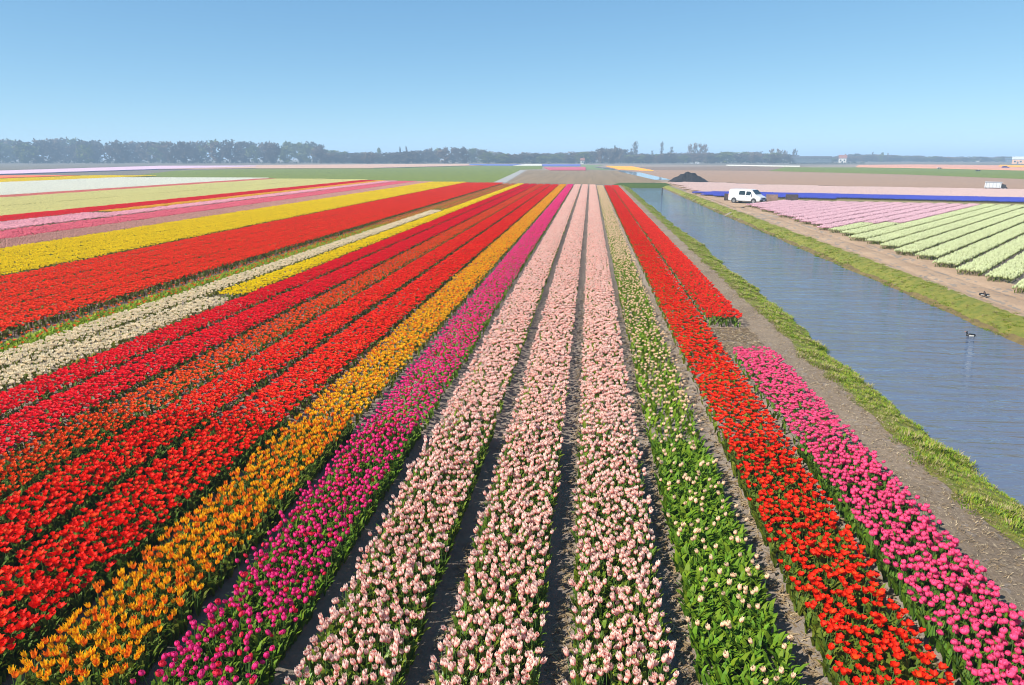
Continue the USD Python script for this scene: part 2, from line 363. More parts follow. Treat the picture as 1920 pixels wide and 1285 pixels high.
field('ditch_water', '', '', 'ditch_water', [(1117, 313.2), (1140, 315), (1165, 319.2), (1148, 318.8), (1116, 314.2)], .07, kind=S)
field('dirt_track', '', '', 'track_soil', [(1228, 343), (1262, 340.5), (1320, 357), (1440, 382), (1380, 390), (1300, 362), (1262, 349), (1236, 346.5)], .03, kind=S)


# the grassed dam across the canal's end
def dam():
    xs_, ys_ = np.linspace(5.2, 17.5, 50), np.linspace(YEND - .6, YEND + 6.5, 14)
    def f(x, y):
        t = np.clip((y - YEND + .6) / 1.6, 0, 1) * np.clip((YEND + 6.5 - y) / 2.5, 0, 1) * np.clip((x - 5.2) / 1.2, 0, 1) * np.clip((17.5 - x) / 1.2, 0, 1)
        return -.55 + .60 * np.clip((y - YEND + .6) / .6, 0, 1) + .35 * t + .15 * fb(x, y, 1.2, 9) * t
    return grid(xs_, ys_, f)


tag(obj('canal_dam', dam(), 'hedge_green', smooth=True), kind='structure')

# ------------------------------------------------------------------ plants
LEAF = np.array([.085, .165, .030])


def mixc(a, b, t): return np.asarray(a) * (1 - t) + np.asarray(b) * t


# variety: (petal base colour, petal tip colour, bloom shape, bloom width, bloom height, stem height, blooms per m2, leaf tone)
VAR = {
    'peach': ((.86, .085, .045), (.93, .76, .65), 'cup', .058, .072, .40, 112, (.085, .17, .03)),
    'orange': ((.88, .30, .004), (.93, .52, .008), 'lily', .060, .064, .38, 96, (.075, .14, .028)),
    'magenta': ((.80, .015, .15), (.90, .055, .29), 'egg', .054, .060, .40, 88, (.075, .17, .025)),
    'crimson': ((.74, .002, .010), (.84, .003, .016), 'open', .078, .056, .38, 118, (.055, .12, .025)),
    'orangered': ((.82, .13, .004), (.86, .055, .003), 'open', .070, .054, .38, 84, (.06, .125, .025)),
    'fire': ((.84, .06, .003), (.90, .034, .003), 'open', .080, .056, .38, 118, (.07, .13, .025)),
    'red': ((.80, .02, .004), (.88, .013, .003), 'open', .076, .056, .38, 118, (.055, .12, .025)),
    'scarlet': ((.80, .06, .006), (.86, .009, .004), 'open', .078, .058, .36, 82, (.085, .15, .03)),
    'hotpink': ((.74, .04, .15), (.90, .12, .28), 'round', .061, .062, .38, 122, (.06, .15, .025)),
    'coral': ((.78, .03, .012), (.88, .045, .022), 'cup', .066, .074, .38, 96, (.06, .14, .03)),
    'cream': ((.78, .36, .20), (.90, .74, .48), 'cup', .054, .060, .36, 48, (.10, .20, .024)),
    'cream_mid': ((.78, .36, .20), (.90, .70, .44), 'cup', .052, .060, .36, 36, (.095, .205, .024)),
    'cream_sparse': ((.78, .34, .20), (.90, .70, .46), 'cup', .053, .060, .36, 17, (.09, .20, .024)),
    'cream_left': ((.84, .62, .34), (.90, .78, .56), 'cup', .070, .064, .38, 84, (.10, .14, .035)),
    'yellow': ((.90, .60, .002), (.93, .72, .004), 'cup', .076, .068, .38, 84, (.08, .14, .025)),
    'green_mix': ((.80, .14, .01), (.82, .09, .008), 'open', .070, .050, .33, 15, (.15, .27, .03)),
    'olive_mix': ((.74, .24, .06), (.76, .16, .03), 'open', .064, .050, .34, 34, (.20, .21, .035)),
    'pinkred': ((.66, .07, .10), (.76, .16, .22), 'spike', .085, .12, .30, 70, (.08, .12, .03)),
    'rose': ((.72, .26, .32), (.80, .40, .46), 'spike', .085, .12, .30, 70, (.09, .12, .03)),
    'dusky': ((.58, .26, .20), (.70, .40, .32), 'spike', .080, .12, .30, 60, (.10, .12, .04)),
    'amber': ((.88, .42, .02), (.92, .54, .05), 'cup', .076, .068, .36, 96, (.10, .14, .025)),
    'paleyellow': ((.76, .66, .24), (.84, .78, .36), 'cup', .078, .066, .36, 84, (.12, .15, .03)),
    'white': ((.86, .84, .68), (.90, .88, .76), 'cup', .080, .068, .36, 100, (.16, .18, .08)),
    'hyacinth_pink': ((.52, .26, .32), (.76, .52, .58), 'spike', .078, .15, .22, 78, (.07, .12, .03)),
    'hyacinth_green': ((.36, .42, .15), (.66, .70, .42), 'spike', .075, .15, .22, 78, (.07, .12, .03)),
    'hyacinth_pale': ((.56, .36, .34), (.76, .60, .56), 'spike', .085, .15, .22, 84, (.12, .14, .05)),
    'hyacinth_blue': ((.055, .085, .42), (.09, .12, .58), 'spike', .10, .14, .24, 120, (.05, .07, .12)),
    'thin_red': ((.66, .14, .12), (.70, .2, .16), 'spike', .09, .12, .28, 90, (.2, .1, .05)),
}
SHAPE = {  # radius and height along the petal (fractions of half width and height), petal half width
    'cup': ([.18, .85, 1.0, .92, .98], [0, .28, .58, .84, 1.06], [.30, .62, .60, .36]),
    'egg': ([.18, .90, 1.0, .80, .55], [0, .28, .58, .84, 1.0], [.32, .66, .62, .38]),
    'round': ([.2, .95, 1.08, .98, .80], [0, .25, .52, .80, 1.0], [.34, .70, .68, .46]),
    'lily': ([.16, .70, .85, .95, 1.25], [0, .28, .58, .88, 1.12], [.28, .52, .46, .26]),
    'open': ([.12, .55, .95, 1.16, 1.36], [0, .38, .70, .90, .96], [.24, .50, .54, .36])}


class Buf:
    def __init__(s): s.v, s.f, s.c, s.n = [], [], [], 0

    def add(s, v, f, c):
        s.v.append(np.asarray(v, float)); s.f.append(np.asarray(f, int) + s.n); s.c.append(np.broadcast_to(np.asarray(c, float), (len(v), 3))); s.n += len(v)

    def get(s): return (np.vstack(s.v), np.vstack(s.f)), np.vstack(s.c)


def tone(rng, c, amt=.16):
    c = np.asarray(c, float) * (1 + amt * rng.uniform(-1, .6))
    return np.clip(c, 0, .93)


def add_bloom(buf, rng, var, pos, lod, lean):
    """A tulip's cup of six pointed petals, or a hyacinth's spike of florets."""
    base, tip, shape, w, h, *_ = VAR[var]
    k = rng.uniform(.86, 1.14); w, h = w * k, h * k * rng.uniform(.92, 1.1)
    sh = rng.uniform(.72, 1.05); cb, ct = np.asarray(base) * sh, np.clip(np.asarray(tip) * (.3 + .7 * sh), 0, .93)
    if var == 'peach':
        q = rng.random(); cb, ct = mixc(cb, ct, .35 * q * q), mixc(ct, np.array([.90, .48, .36]), .55 * rng.random() ** 2.5)
    if var == 'orange' and rng.random() < .22: cb, ct = np.array([.80, .13, .006]), np.array([.86, .22, .01])
    if var == 'magenta' and rng.random() < .10: cb, ct = np.array([.70, .02, .05]), np.array([.74, .04, .08])
    if var in ('red', 'scarlet', 'orangered') and rng.random() < .22: cb = np.array([.80, .13, .01])
    lx, ly = lean
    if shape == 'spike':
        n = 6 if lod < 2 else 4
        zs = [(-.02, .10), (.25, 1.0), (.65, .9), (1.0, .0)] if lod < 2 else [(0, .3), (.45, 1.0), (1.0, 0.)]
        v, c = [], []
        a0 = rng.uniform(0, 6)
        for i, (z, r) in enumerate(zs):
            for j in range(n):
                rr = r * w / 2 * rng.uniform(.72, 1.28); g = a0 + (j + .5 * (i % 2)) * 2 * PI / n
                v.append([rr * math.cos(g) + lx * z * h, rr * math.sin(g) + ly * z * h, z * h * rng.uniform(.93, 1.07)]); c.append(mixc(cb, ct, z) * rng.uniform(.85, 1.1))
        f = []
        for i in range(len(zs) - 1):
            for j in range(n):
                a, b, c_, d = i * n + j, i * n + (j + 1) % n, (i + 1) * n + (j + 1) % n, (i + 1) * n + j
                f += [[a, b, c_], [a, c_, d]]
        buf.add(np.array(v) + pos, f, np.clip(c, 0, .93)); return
    R, Z, Wd = SHAPE[shape]
    op = rng.uniform(-.3, .25) if shape == 'open' else rng.uniform(-.22, .12) + .4 * rng.random() ** 4
    for p in range(6 if lod < 2 else 4):
        out = p % 2; g = p * 2 * PI / (6 if lod < 2 else 4) + rng.uniform(-.12, .12) + pos[0] * 91
        cg, sg = math.cos(g), math.sin(g); rad = 1.0 if out else .86
        spread = 1 + op * rng.uniform(.3, 1.4)
        if lod == 0:
            v, c = [], []
            for q in range(4):
                r = R[q] * w / 2 * rad * (1 + (spread - 1) * q / 3); z = Z[q] * h; hw = Wd[q] * w / 2 * 1.05
                for s in (-1, 0, 1):
                    rr = r * (1 - .12 * abs(s)) if s else r * 1.06
                    v.append([rr * cg - s * hw * sg, rr * sg + s * hw * cg, z - .02 * h * abs(s)])
                    t = Z[q]; t2 = min(1, 1.05 * t ** 1.3 + .45 * abs(s)) if var in ('peach', 'cream', 'cream_mid', 'cream_sparse') else t
                    c.append(mixc(cb, ct, min(1, t2)))
            r = R[4] * w / 2 * rad * spread
            v.append([r * cg, r * sg, Z[4] * h * rng.uniform(.94, 1.06)]); c.append(ct)
            f = []
            for q in range(3):
                for s in range(2):
                    a = q * 3 + s; f += [[a, a + 1, a + 4], [a, a + 4, a + 3]]
            f += [[9, 10, 12], [10, 11, 12]]
        else:
            hw = Wd[1] * w / 2 * 1.15
            r0, r1, r2 = R[0] * w / 2, R[2] * w / 2 * rad * spread, R[4] * w / 2 * rad * spread
            v = [[r0 * cg, r0 * sg, 0], [r1 * cg + hw * sg, r1 * sg - hw * cg, Z[2] * h], [r1 * cg - hw * sg, r1 * sg + hw * cg, Z[2] * h], [r2 * cg, r2 * sg, Z[4] * h * rng.uniform(.92, 1.06)]]
            c = [mixc(cb, ct, .12), mixc(cb, ct, .72), mixc(cb, ct, .72), ct]; f = [[0, 1, 2], [1, 3, 2]]
        v = np.array(v); v[:, 0] += lx * v[:, 2]; v[:, 1] += ly * v[:, 2]
        buf.add(v + pos, f, np.clip(c, 0, .93))


def add_leaf(buf, rng, pos, col, L, W, az, rise, lod):
    """A broad arching tulip leaf."""
    n = (5, 3, 2)[min(lod, 2)]
    t = np.linspace(0, 1, n)
    reach = L * (.55 * t * math.cos(rise) + .16 * t ** 2.4); up = L * (t * math.sin(rise) - .25 * t ** 3 * math.sin(rise)) + .01
    hw = W / 2 * np.sin(PI * np.clip(t * .86 + .14, 0, 1)) ** .8; hw[-1] = .002
    ca, sa = math.cos(az), math.sin(az); tw = rng.uniform(-.4, .4)
    v, c = [], []
    for k in range(n):
        for s in (-1, 1):
            x, y = reach[k], s * hw[k]
            z = up[k] + .35 * hw[k] + s * hw[k] * tw * t[k]
            v.append([x * ca - y * sa, x * sa + y * ca, z]); c.append(col * (1.0 + .15 * s * (tw > 0) - .08))
    f = []
    for k in range(n - 1):
        f += [[2 * k, 2 * k + 1, 2 * k + 3], [2 * k, 2 * k + 3, 2 * k + 2]]
    buf.add(np.array(v) + pos, f, np.clip(c, 0, .9))


def add_stem(buf, rng, pos, top, col, r=.0045, n=4):
    p = np.array([pos, (np.array(pos) * .45 + np.array(top) * .55) + [rng.uniform(-.008, .008), rng.uniform(-.008, .008), 0], top])
    m = tube(p, [r * 1.1, r, r * .9], n); buf.add(m.vertices, m.faces, col)


def leaf_args(rng, var, lod):
    col = np.asarray(VAR[var][7]) * rng.uniform(.85, 1.5) * np.array([rng.uniform(1.15, 1.75), 1.1, rng.uniform(.35, .7)])
    spike = VAR[var][2] == 'spike'
    L = rng.uniform(.20, .30) if spike else rng.uniform(.26, .40)
    return dict(col=col, L=L, W=rng.uniform(.022, .034) if spike else rng.uniform(.045, .075), az=rng.uniform(0, 2 * PI), rise=rng.uniform(1.0, 1.42), lod=lod)


def plant_mesh(rng, var, bloom=True, leaves=4):
    """One whole plant at close range as one buffer."""
    b = Buf(); hgt = VAR[var][5] * rng.uniform(.80, 1.12); lean = rng.normal(0, .17, 2)
    top = np.array([lean[0] * hgt * .6, lean[1] * hgt * .6, hgt])
    for _ in range(leaves): add_leaf(b, rng, np.zeros(3), **leaf_args(rng, var, 0))
    if bloom:
        add_stem(b, rng, (0, 0, 0), top, np.array([.10, .20, .05]), n=3)
        add_bloom(b, rng, var, top, 0, lean)
    return b.get()


def patch_mesh(rng, var, L, W, lod, dens=None, lines=0):
    """A piece of a bed: blooms over leaves, a little ragged at its edges. It starts at x = -W/2 and y = 0."""
    d = dens if dens is not None else VAR[var][6]
    b = Buf(); n = int(L * W * d); hgt = VAR[var][5]
    nx = max(1, int(round(math.sqrt(n * W / L)))); ny = max(1, int(round(n / nx)))
    for i in range(nx):
        for j in range(ny):
            x = ((i + .5 + rng.uniform(-.55, .55)) / nx - .5) * W; y = (j + .5 + rng.uniform(-.6, .6)) / ny * L
            edge = abs(x) / (W / 2)
            if rng.random() < .06: continue
            h = hgt * rng.uniform(.86, 1.1) * (1 - .10 * max(0, edge - .8) / .2)
            ln = rng.uniform(-.2, .2, 2) + np.array([.25 * np.sign(x) * max(0, edge - .75), 0])
            add_bloom(b, rng, var, np.array([x + ln[0] * h * .5, y + ln[1] * h * .5, h]), lod, ln)
    nl = int(L * W * ((210 if var == 'green_mix' else 95 if d < 50 else 60) if lod < 2 else 24))
    for _ in range(nl):
        x, y = rng.uniform(-.5, .5) * W * .96, rng.uniform(0, L)
        a = leaf_args(rng, var, lod)
        if lod == 2: a['W'] *= 1.8
        add_leaf(b, rng, np.array([x, y, .0]), **a)
    return b.get()


PROTO = {}


def protos(var, sort, holder):
    """Prototype paths of a variety; made under the first bed that uses them."""
    key = (var, sort)
    if key not in PROTO:
        rng = np.random.default_rng(sum(map(ord, var)) * 31 + len(sort) * 7 + ord(sort[0]))
        ps = []
        nv = {'single': 16, 'near': 8, 'far': 5, 'leafy': 5}[sort]
        for k in range(nv):
            if sort == 'single': m, t = plant_mesh(rng, var, True, 4 if k % 3 else 3)
            elif sort == 'leafy': m, t = plant_mesh(rng, var, False, 5)
            elif sort == 'near': m, t = patch_mesh(rng, var, .6, 1.0, 1, VAR[var][6] * (1.3 if var in ('orange', 'magenta', 'scarlet', 'red', 'crimson', 'yellow') else 1.12))
            else: m, t = patch_mesh(rng, var, 2.4, 2.6, 2)
            p = f'{holder}/plants_{k:03d}' if sort != 'leafy' else f'{holder}/leaves_{k:03d}'
            p = numbered(f'{holder}/{dict(single="tulip_plant", near="plant_patch", far="wide_patch", leafy="leaf_tuft")[sort]}')
            mm = usdkit.mesh(stage, p, m, look('plant'))
            UsdGeom.PrimvarsAPI(mm).CreatePrimvar('tint', Sdf.ValueTypeNames.Color3fArray, 'vertex').Set(Vt.Vec3fArray.FromNumpy(t.astype(np.float32)))
            ps.append(p)
        PROTO[key] = ps
    return PROTO[key]


YFAR = [(255, 331), (475, 334.5), (665, 336.5), (690, 338), (815, 340.5), (880, 342.3), (1000, 345), (1050, 346), (1160, 347)]


def y_far(k):
    """Where a row of slope k meets the far edge of the field, in metres."""
    ax, ay = zip(*YFAR)
    t = np.linspace(326, 352, 600); d = (XV + k * (t - YV)) - np.interp(t, ay, ax)
    if k > .1: return float(at(XV, 347.5, .4)[1])
    i = int(np.argmin(np.abs(d)))
    return float(at(XV + k * (t[i] - YV), t[i], .4)[1])


NEAR_Y = 13.5
brng = np.random.default_rng(7)
INDIV = {}


def bed(label, segs, k0, k1, y0, y1, n=1, gap=.05, far=False, singles=None):
    """Tulip beds side by side between two picture slopes, from y0 to y1. segs: [(until y, variety, share)] along the rows. One bed object."""
    path = numbered('/World/tulip_bed'); P, W_, R, S_, targets = [], [], [], [], []

    def use(var, sort):
        for p in protos(var, sort, path):
            if p not in targets: targets.append(p)
        return [targets.index(p) for p in protos(var, sort, path)]
    for b in range(n):
        a0 = k0 + (k1 - k0) * b / n; a1 = k0 + (k1 - k0) * (b + 1) / n
        g = gap if n > 1 else 0
        xa, xb = a0 * KX + g, a1 * KX - g; w = xb - xa; xm = (xa + xb) / 2
        L = 2.4 if far else .6
        ya = y0
        if singles and ya < NEAR_Y:                       # close by: plant by plant
            dx = .092
            nx = int(w / dx)
            for j in range(int((NEAR_Y - ya) / dx)):
                for i in range(nx):
                    x = xa + .07 + (i + .5 + brng.uniform(-.42, .42)) / nx * (w - .14); y = ya + (j + .5 + brng.uniform(-.5, .5)) * dx
                    if not seen(x, y, 160, 120): continue
                    var, dens, lf = singles(y)
                    clump = 1 + 1.1 * fb(np.array([x]), np.array([y]), 2.2, 31, 2)[0]
                    if brng.random() < 1.12 * dens * dx * dx * clump:
                        INDIV.setdefault((path, var), []).append((y + .12 * abs(x), x, y))
                    if brng.random() < lf * dx * dx:
                        ids = use(var, 'leafy'); s = brng.uniform(.8, 1.12)
                        P.append((xm + (x - xm) * .93 + brng.uniform(-.04, .04), y + brng.uniform(-.05, .05), -.01)); W_.append(ids[brng.integers(len(ids))]); R.append(brng.uniform(0, 2 * PI)); S_.append((s, s, s))
            ya = NEAR_Y
        ycur = ya
        for yto, var, _ in segs:
            yto = min(yto, y1); sort = 'far' if far else 'near'
            if yto <= ycur: continue
            m = max(1, int(round((yto - ycur) / L))); step = (yto - ycur) / m
            yy = ycur + step * np.arange(m)
            ok = seen(np.full(m, xm), yy + L / 2, 260, 200)
            if ok.any():
                ids = use(var, sort)
                for y in yy[ok]:
                    flip = brng.random() < .5; sxx = w / 2.6 if far else w - (.19 if -3.0 < k0 < -1.12 else .12)
                    P.append((xm + brng.uniform(-.02, .02), y + (step if flip else 0), 0)); W_.append(ids[brng.integers(len(ids))]); R.append(PI if flip else 0.)
                    S_.append((sxx * (1 if brng.random() < .5 else 1), step / L * 1.03, brng.uniform(.95, 1.05)))
            ycur = yto
    INDIV_OUT.append((path, targets, P, W_, R, S_, use, label))
    return path


INDIV_OUT = []
yb = lambda py: float(at(XV, py, .4)[1])
BIG = 1e6
S1 = lambda var, d, lf=60: (lambda y: (var, d, lf))
Y0 = 5.6
# right to left across the near field
bed('hot pink tulip bed nearest the canal in the right foreground', [(BIG, 'hotpink', 1)], .755, .985, Y0, yb(643), singles=lambda y: ('hotpink', 120, 30))
bed('coral red tulip bed along the canal, beyond the patch of bare soil', [(BIG, 'coral', 1)], .745, .985, yb(588), y_far(.85))
bed('scarlet tulip bed between the cream bed and the canal side beds', [(BIG, 'scarlet', 1)], .495, .73, Y0, y_far(.6), singles=lambda y: ('scarlet', 82, 55))
bed('green leafy bed with scattered cream tulips, right of the peach beds', [(15., 'cream_sparse', 1), (38., 'cream_mid', 1), (BIG, 'cream', 1)], .235, .458, Y0, y_far(.35), singles=lambda y: ('cream_sparse', 15, 92))
for kk, ll in (((-.02, .2), 'rightmost of the three peach pink tulip beds'), ((-.283, -.068), 'middle one of the three peach pink tulip beds'), ((-.557, -.33), 'leftmost of the three peach pink tulip beds')):
    bed(ll, [(BIG, 'peach', 1)], kk[0], kk[1], Y0, y_far(kk[0]), singles=lambda y: ('peach', 112, 34))
bed('magenta tulip bed between the orange bed and the peach beds', [(BIG, 'magenta', 1)], -.83, -.60, Y0, y_far(-.7), singles=lambda y: ('magenta', 88, 58))
bed('orange tulip bed between the red beds and the magenta bed', [(BIG, 'orange', 1)], -1.107, -.866, Y0, y_far(-1.0), singles=lambda y: ('orange', 96, 42))
bed('bright red tulip bed directly left of the orange bed', [(BIG, 'red', 1)], -1.405, -1.135, Y0, y_far(-1.3), singles=lambda y: ('red', 112, 36))
bed('bright red tulip bed, second to the left of the orange bed', [(BIG, 'red', 1)], -1.675, -1.43, 6.5, y_far(-1.55), singles=lambda y: ('red', 116, 32))
bed('orange red tulip bed between the crimson and the bright red beds', [(BIG, 'orangered', 1)], -1.93, -1.69, 8., y_far(-1.8), singles=lambda y: ('orangered', 84, 45))
bed('crimson tulip bed bordering the orange red bed', [(BIG, 'crimson', 1)], -2.222, -1.955, 9.5, y_far(-2.1))
bed('crimson tulip bed bordering the cream and thin yellow beds', [(BIG, 'crimson', 1)], -2.475, -2.245, 11., y_far(-2.35))
bed('thin yellow tulip bed along the left side of the crimson beds', [(BIG, 'yellow', 1)], -2.735, -2.485, yb(566), y_far(-2.6))
bed('cream tulip bed at the near end of the thin yellow bed', [(BIG, 'cream_left', 1)], -2.745, -2.495, 12., yb(575))
bed('cream tulip bed left of the thin yellow bed, with a bare far end', [(BIG, 'cream_left', 1)], -2.99, -2.765, 12., yb(397))
bed('green bed with few orange tulips between the cream and broad red beds', [(58., 'green_mix', 1), (BIG, 'olive_mix', 1)], -3.27, -3.03, 13., y_far(-3.1))
bed('olive orange end of the cream bed, near the far edge of the field', [(BIG, 'olive_mix', 1)], -2.99, -2.765, yb(392), y_far(-2.85))
bed('broad block of red tulip beds between the yellow block and the green bed', [(BIG, 'fire', 1)], -4.88, -3.35, 15., y_far(-4.2), n=6, gap=.03)
bed('broad block of yellow tulip beds behind the broad red block', [(BIG, 'yellow', 1)], -6.40, -4.96, 20., y_far(-5.6), n=6, gap=.02)
bed('dusky pink hyacinth block behind the broad yellow block', [(BIG, 'dusky', 1)], -7.17, -6.45, 30., y_far(-6.8), n=3, gap=.03)
bed('pink red hyacinth block behind the dusky pink block', [(BIG, 'pinkred', 1)], -8.0, -7.2, 30., y_far(-7.5), n=2, gap=.04)
bed('rose pink hyacinth strip in front of the thin orange yellow one', [(BIG, 'rose', 1)], -8.68, -8.18, 30., y_far(-8.4), n=1)
yor = float(at(206, 396, .4)[1])
bed('near end of the rose pink strip, beside the thin crimson strip', [(BIG, 'rose', 1)], -9.1, -8.70, 30., yor - 1.5)
bed('thin orange yellow tulip strip between the rose pink and thin crimson strips', [(BIG, 'amber', 1)], -9.1, -8.74, yor, y_far(-8.9))
bed('thin crimson tulip strip between the pale yellow and rose pink blocks', [(BIG, 'crimson', 1)], -9.95, -9.15, 30., y_far(-9.5), n=1, far=True)
bed('nearer pale yellow tulip block just behind the thin crimson strip', [(BIG, 'paleyellow', 1)], -11.9, -9.98, 30., y_far(-11), n=4, far=True)
bed('farther pale yellow tulip block, in front of the thin dull red strip', [(BIG, 'paleyellow', 1)], -14.5, -12.05, 30., y_far(-13), n=5, far=True)
bed('thin dull red strip between the white and pale yellow blocks', [(BIG, 'thin_red', 1)], -15.5, -14.6, 40., y_far(-15), n=1, far=True)
bed('white tulip block at the far left behind the pale yellow block', [(BIG, 'white', 1)], -23.4, -15.55, 50., y_far(-19), n=10, far=True)
bed('far yellow tulip strip at the left edge behind the white block', [(BIG, 'yellow', 1)], -27.3, -23.6, 60., y_far(-25), n=4, far=True)

# individual tulips: the 300 that show largest are things of their own; all others stay in their bed
WORD = {'peach': 'peach pink tulip with pale petal tips', 'orange': 'orange tulip with pointed petals', 'magenta': 'magenta tulip with closed round cup', 'red': 'wide open bright red tulip',
        'scarlet': 'wide open scarlet tulip', 'hotpink': 'hot pink tulip with rounded cup', 'cream_sparse': 'small cream white tulip', 'orangered': 'open orange red tulip'}
MODEL = {}


def tulip_model(var, k, label, loc, rz, group, sc):
    rng = np.random.default_rng(sum(map(ord, var)) * 17 + k)
    t = thing('tulip', label, 'tulip', loc, rz, group, sc)
    hgt = VAR[var][5] * rng.uniform(.80, 1.12); lean = rng.normal(0, .17, 2); top = np.array([lean[0] * hgt * .6, lean[1] * hgt * .6, hgt])
    b = Buf(); add_bloom(b, rng, var, top, 0, lean); m, c = b.get(); obj('bloom', m, 'petal', t, tint=c)
    b = Buf(); add_stem(b, rng, (0, 0, 0), top, np.array([.10, .20, .05]), n=5); m, c = b.get(); obj('stem', m, 'leaf', t, tint=c)
    for _ in range(3):
        b = Buf(); add_leaf(b, rng, np.zeros(3), **leaf_args(rng, var, 0)); m, c = b.get(); obj('leaf', m, 'leaf', t, tint=c)
    return t


byvar = {}
for (path, var), pts in INDIV.items():
    for p in pts: byvar.setdefault(var, []).append((p[0], p[1], p[2], path))
near_ = sorted(math.hypot(p[1], p[2]) for v in byvar.values() for p in v if seen(p[1], p[2], 6, 10))
RMAX = near_[300]                                # the 300 nearest blooms in view stand as things of their own
LAB = {o[0]: o[7] for o in INDIV_OUT}
SHORT = {'hot pink tulip bed nearest': 'the bed nearest the canal', 'scarlet tulip bed': 'the scarlet bed right of the green bed', 'green leafy bed': 'the green bed right of the peach beds', 'rightmost of the three': 'the rightmost peach bed', 'middle one of the three': 'the middle peach bed',
         'leftmost of the three': 'the leftmost peach bed', 'magenta tulip bed': 'the bed left of the peach beds', 'orange tulip bed': 'the bed beside the bright red one', 'bright red tulip bed directly': 'the bed left of the orange one'}
OUT = {o[0]: o for o in INDIV_OUT}
trng = np.random.default_rng(11)
for var, pts in byvar.items():
    pts.sort(); shown = 0
    for _, x, y, path in pts:
        z = -.005; s = trng.uniform(.9, 1.1)
        if math.hypot(x, y) < RMAX and seen(x, y, 6, 10):
            shown += 1
            k = int(trng.integers(10)); where = LAB[path]
            where = next((v for q, v in SHORT.items() if where.startswith(q)), 'its bed')
            label, group = f'{WORD[var]} in {where}', f'{var} tulips at the near end of {where}'.replace('cream_sparse', 'cream')
            rz = trng.uniform(0, 360)
            if (var, k) not in MODEL: MODEL[var, k] = tulip_model(var, k, label, (x, y, z), rz, group, (s, s, s))
            else: dup(MODEL[var, k], 'tulip', label, 'tulip', (x, y, z), rz, group, (s, s, s))
        else:
            _, targets, P, W_, R, S_, use, _ = OUT[path]
            ids = use(var, 'single')
            P.append((x, y, z)); W_.append(ids[int(trng.integers(len(ids)))]); R.append(trng.uniform(0, 2 * PI)); S_.append((s, s, s))
for path, targets, P, W_, R, S_, use, label in INDIV_OUT:
    pi = scatter(path, targets, P, W_, R, S_)
    tag(pi, label, 'flower bed', None, 'stuff')

# ------------------------------------------------------------------ hyacinth rows beyond the canal, running off to the right
ROWA = math.radians(37.0)                       # the rows' direction, clockwise from north
ud = np.array([math.sin(ROWA), math.cos(ROWA)]); un = np.array([ud[1], -ud[0]])
e0, e1 = at(1450, 375.5, .3)[:2], at(1920, 384.5, .3)[:2]


def far_hit(p):
    """Length of a row from p to the rows' far ends."""
    d = e1 - e0; m = np.array([[ud[0], -d[0]], [ud[1], -d[1]]])
    return float(np.linalg.solve(m, e0 - p)[0])


row_y = [34.6 + 2.5 * k for k in range(-6, 22)]
rows_pink, rows_green = [], []


def row_bed(name, label, cat, rows):
    """rows: (start, length, variety). One planting as one object."""
    path = numbered('/World/' + name); P, W_, R, S_, T = [], [], [], [], []
    for p, ln, var, wid in rows:
        for q in protos(var, 'near', path):
            if q not in T: T.append(q)
        ids = [T.index(q) for q in protos(var, 'near', path)]
        m = int(ln / .6)
        for i in range(m):
            c = p + ud * (i * .6)
            if not seen(c[0], c[1], 200, 200): continue
            fl = brng.random() < .5
            cc = c + ud * (.6 if fl else 0)
            P.append((cc[0], cc[1], 0)); W_.append(ids[brng.integers(len(ids))]); R.append(-ROWA + (PI if fl else 0)); S_.append((wid, 1.03, brng.uniform(.95, 1.06)))
    if P: tag(scatter(path, T, P, W_, R, S_), label, cat, None, 'stuff')


for i, y in enumerate(row_y):
    st = np.array([19.45, y]) + ud * .45 * math.sin(i * 2.3); ln = far_hit(st)
    if ln < 1: continue
    if y > 57.9: rows_pink.append((st, ln, 'hyacinth_pink', 1.10))
    elif y > 53.5:
        cut = (8.3 if y > 56 else 11.6)
        rows_green.append((st, cut, 'hyacinth_green', 1.12))
        rows_pink.append((st + ud * (cut + .3), ln - cut - .3, 'hyacinth_pink', 1.10))
    else: rows_green.append((st, ln, 'hyacinth_green', 1.12))
row_bed('hyacinth_bed', 'block of pale pink hyacinth rows beyond the canal, beside the van', 'flower bed', rows_pink)
row_bed('hyacinth_bed', 'block of pale green hyacinth rows at the right edge beyond the canal', 'flower bed', rows_green)


def fill_bed(label, var, pts, ang):
    """A distant planting filled with wide patches along its rows."""
    path = numbered('/World/hyacinth_bed'); pg = Polygon([at(a, b, .3)[:2] for a, b in pts]); prepare(pg)
    T = list(protos(var, 'far', path)); P, W_, R, S_ = [], [], [], []
    u = np.array([math.sin(ang), math.cos(ang)]); n = np.array([u[1], -u[0]])
    c = np.array(pg.exterior.coords); a = c @ u; b = c @ n
    for i in np.arange(a.min(), a.max(), 2.4):
        for j in np.arange(b.min(), b.max(), 2.6):
            q = u * i + n * j
            if contains_xy(pg, *(q + u * 1.2)):
                P.append((q[0], q[1], 0)); W_.append(int(brng.integers(len(T)))); R.append(-ang); S_.append((1.0, 1.02, brng.uniform(.95, 1.05)))
    tag(scatter(path, T, P, W_, R, S_), label, 'flower bed', None, 'stuff')


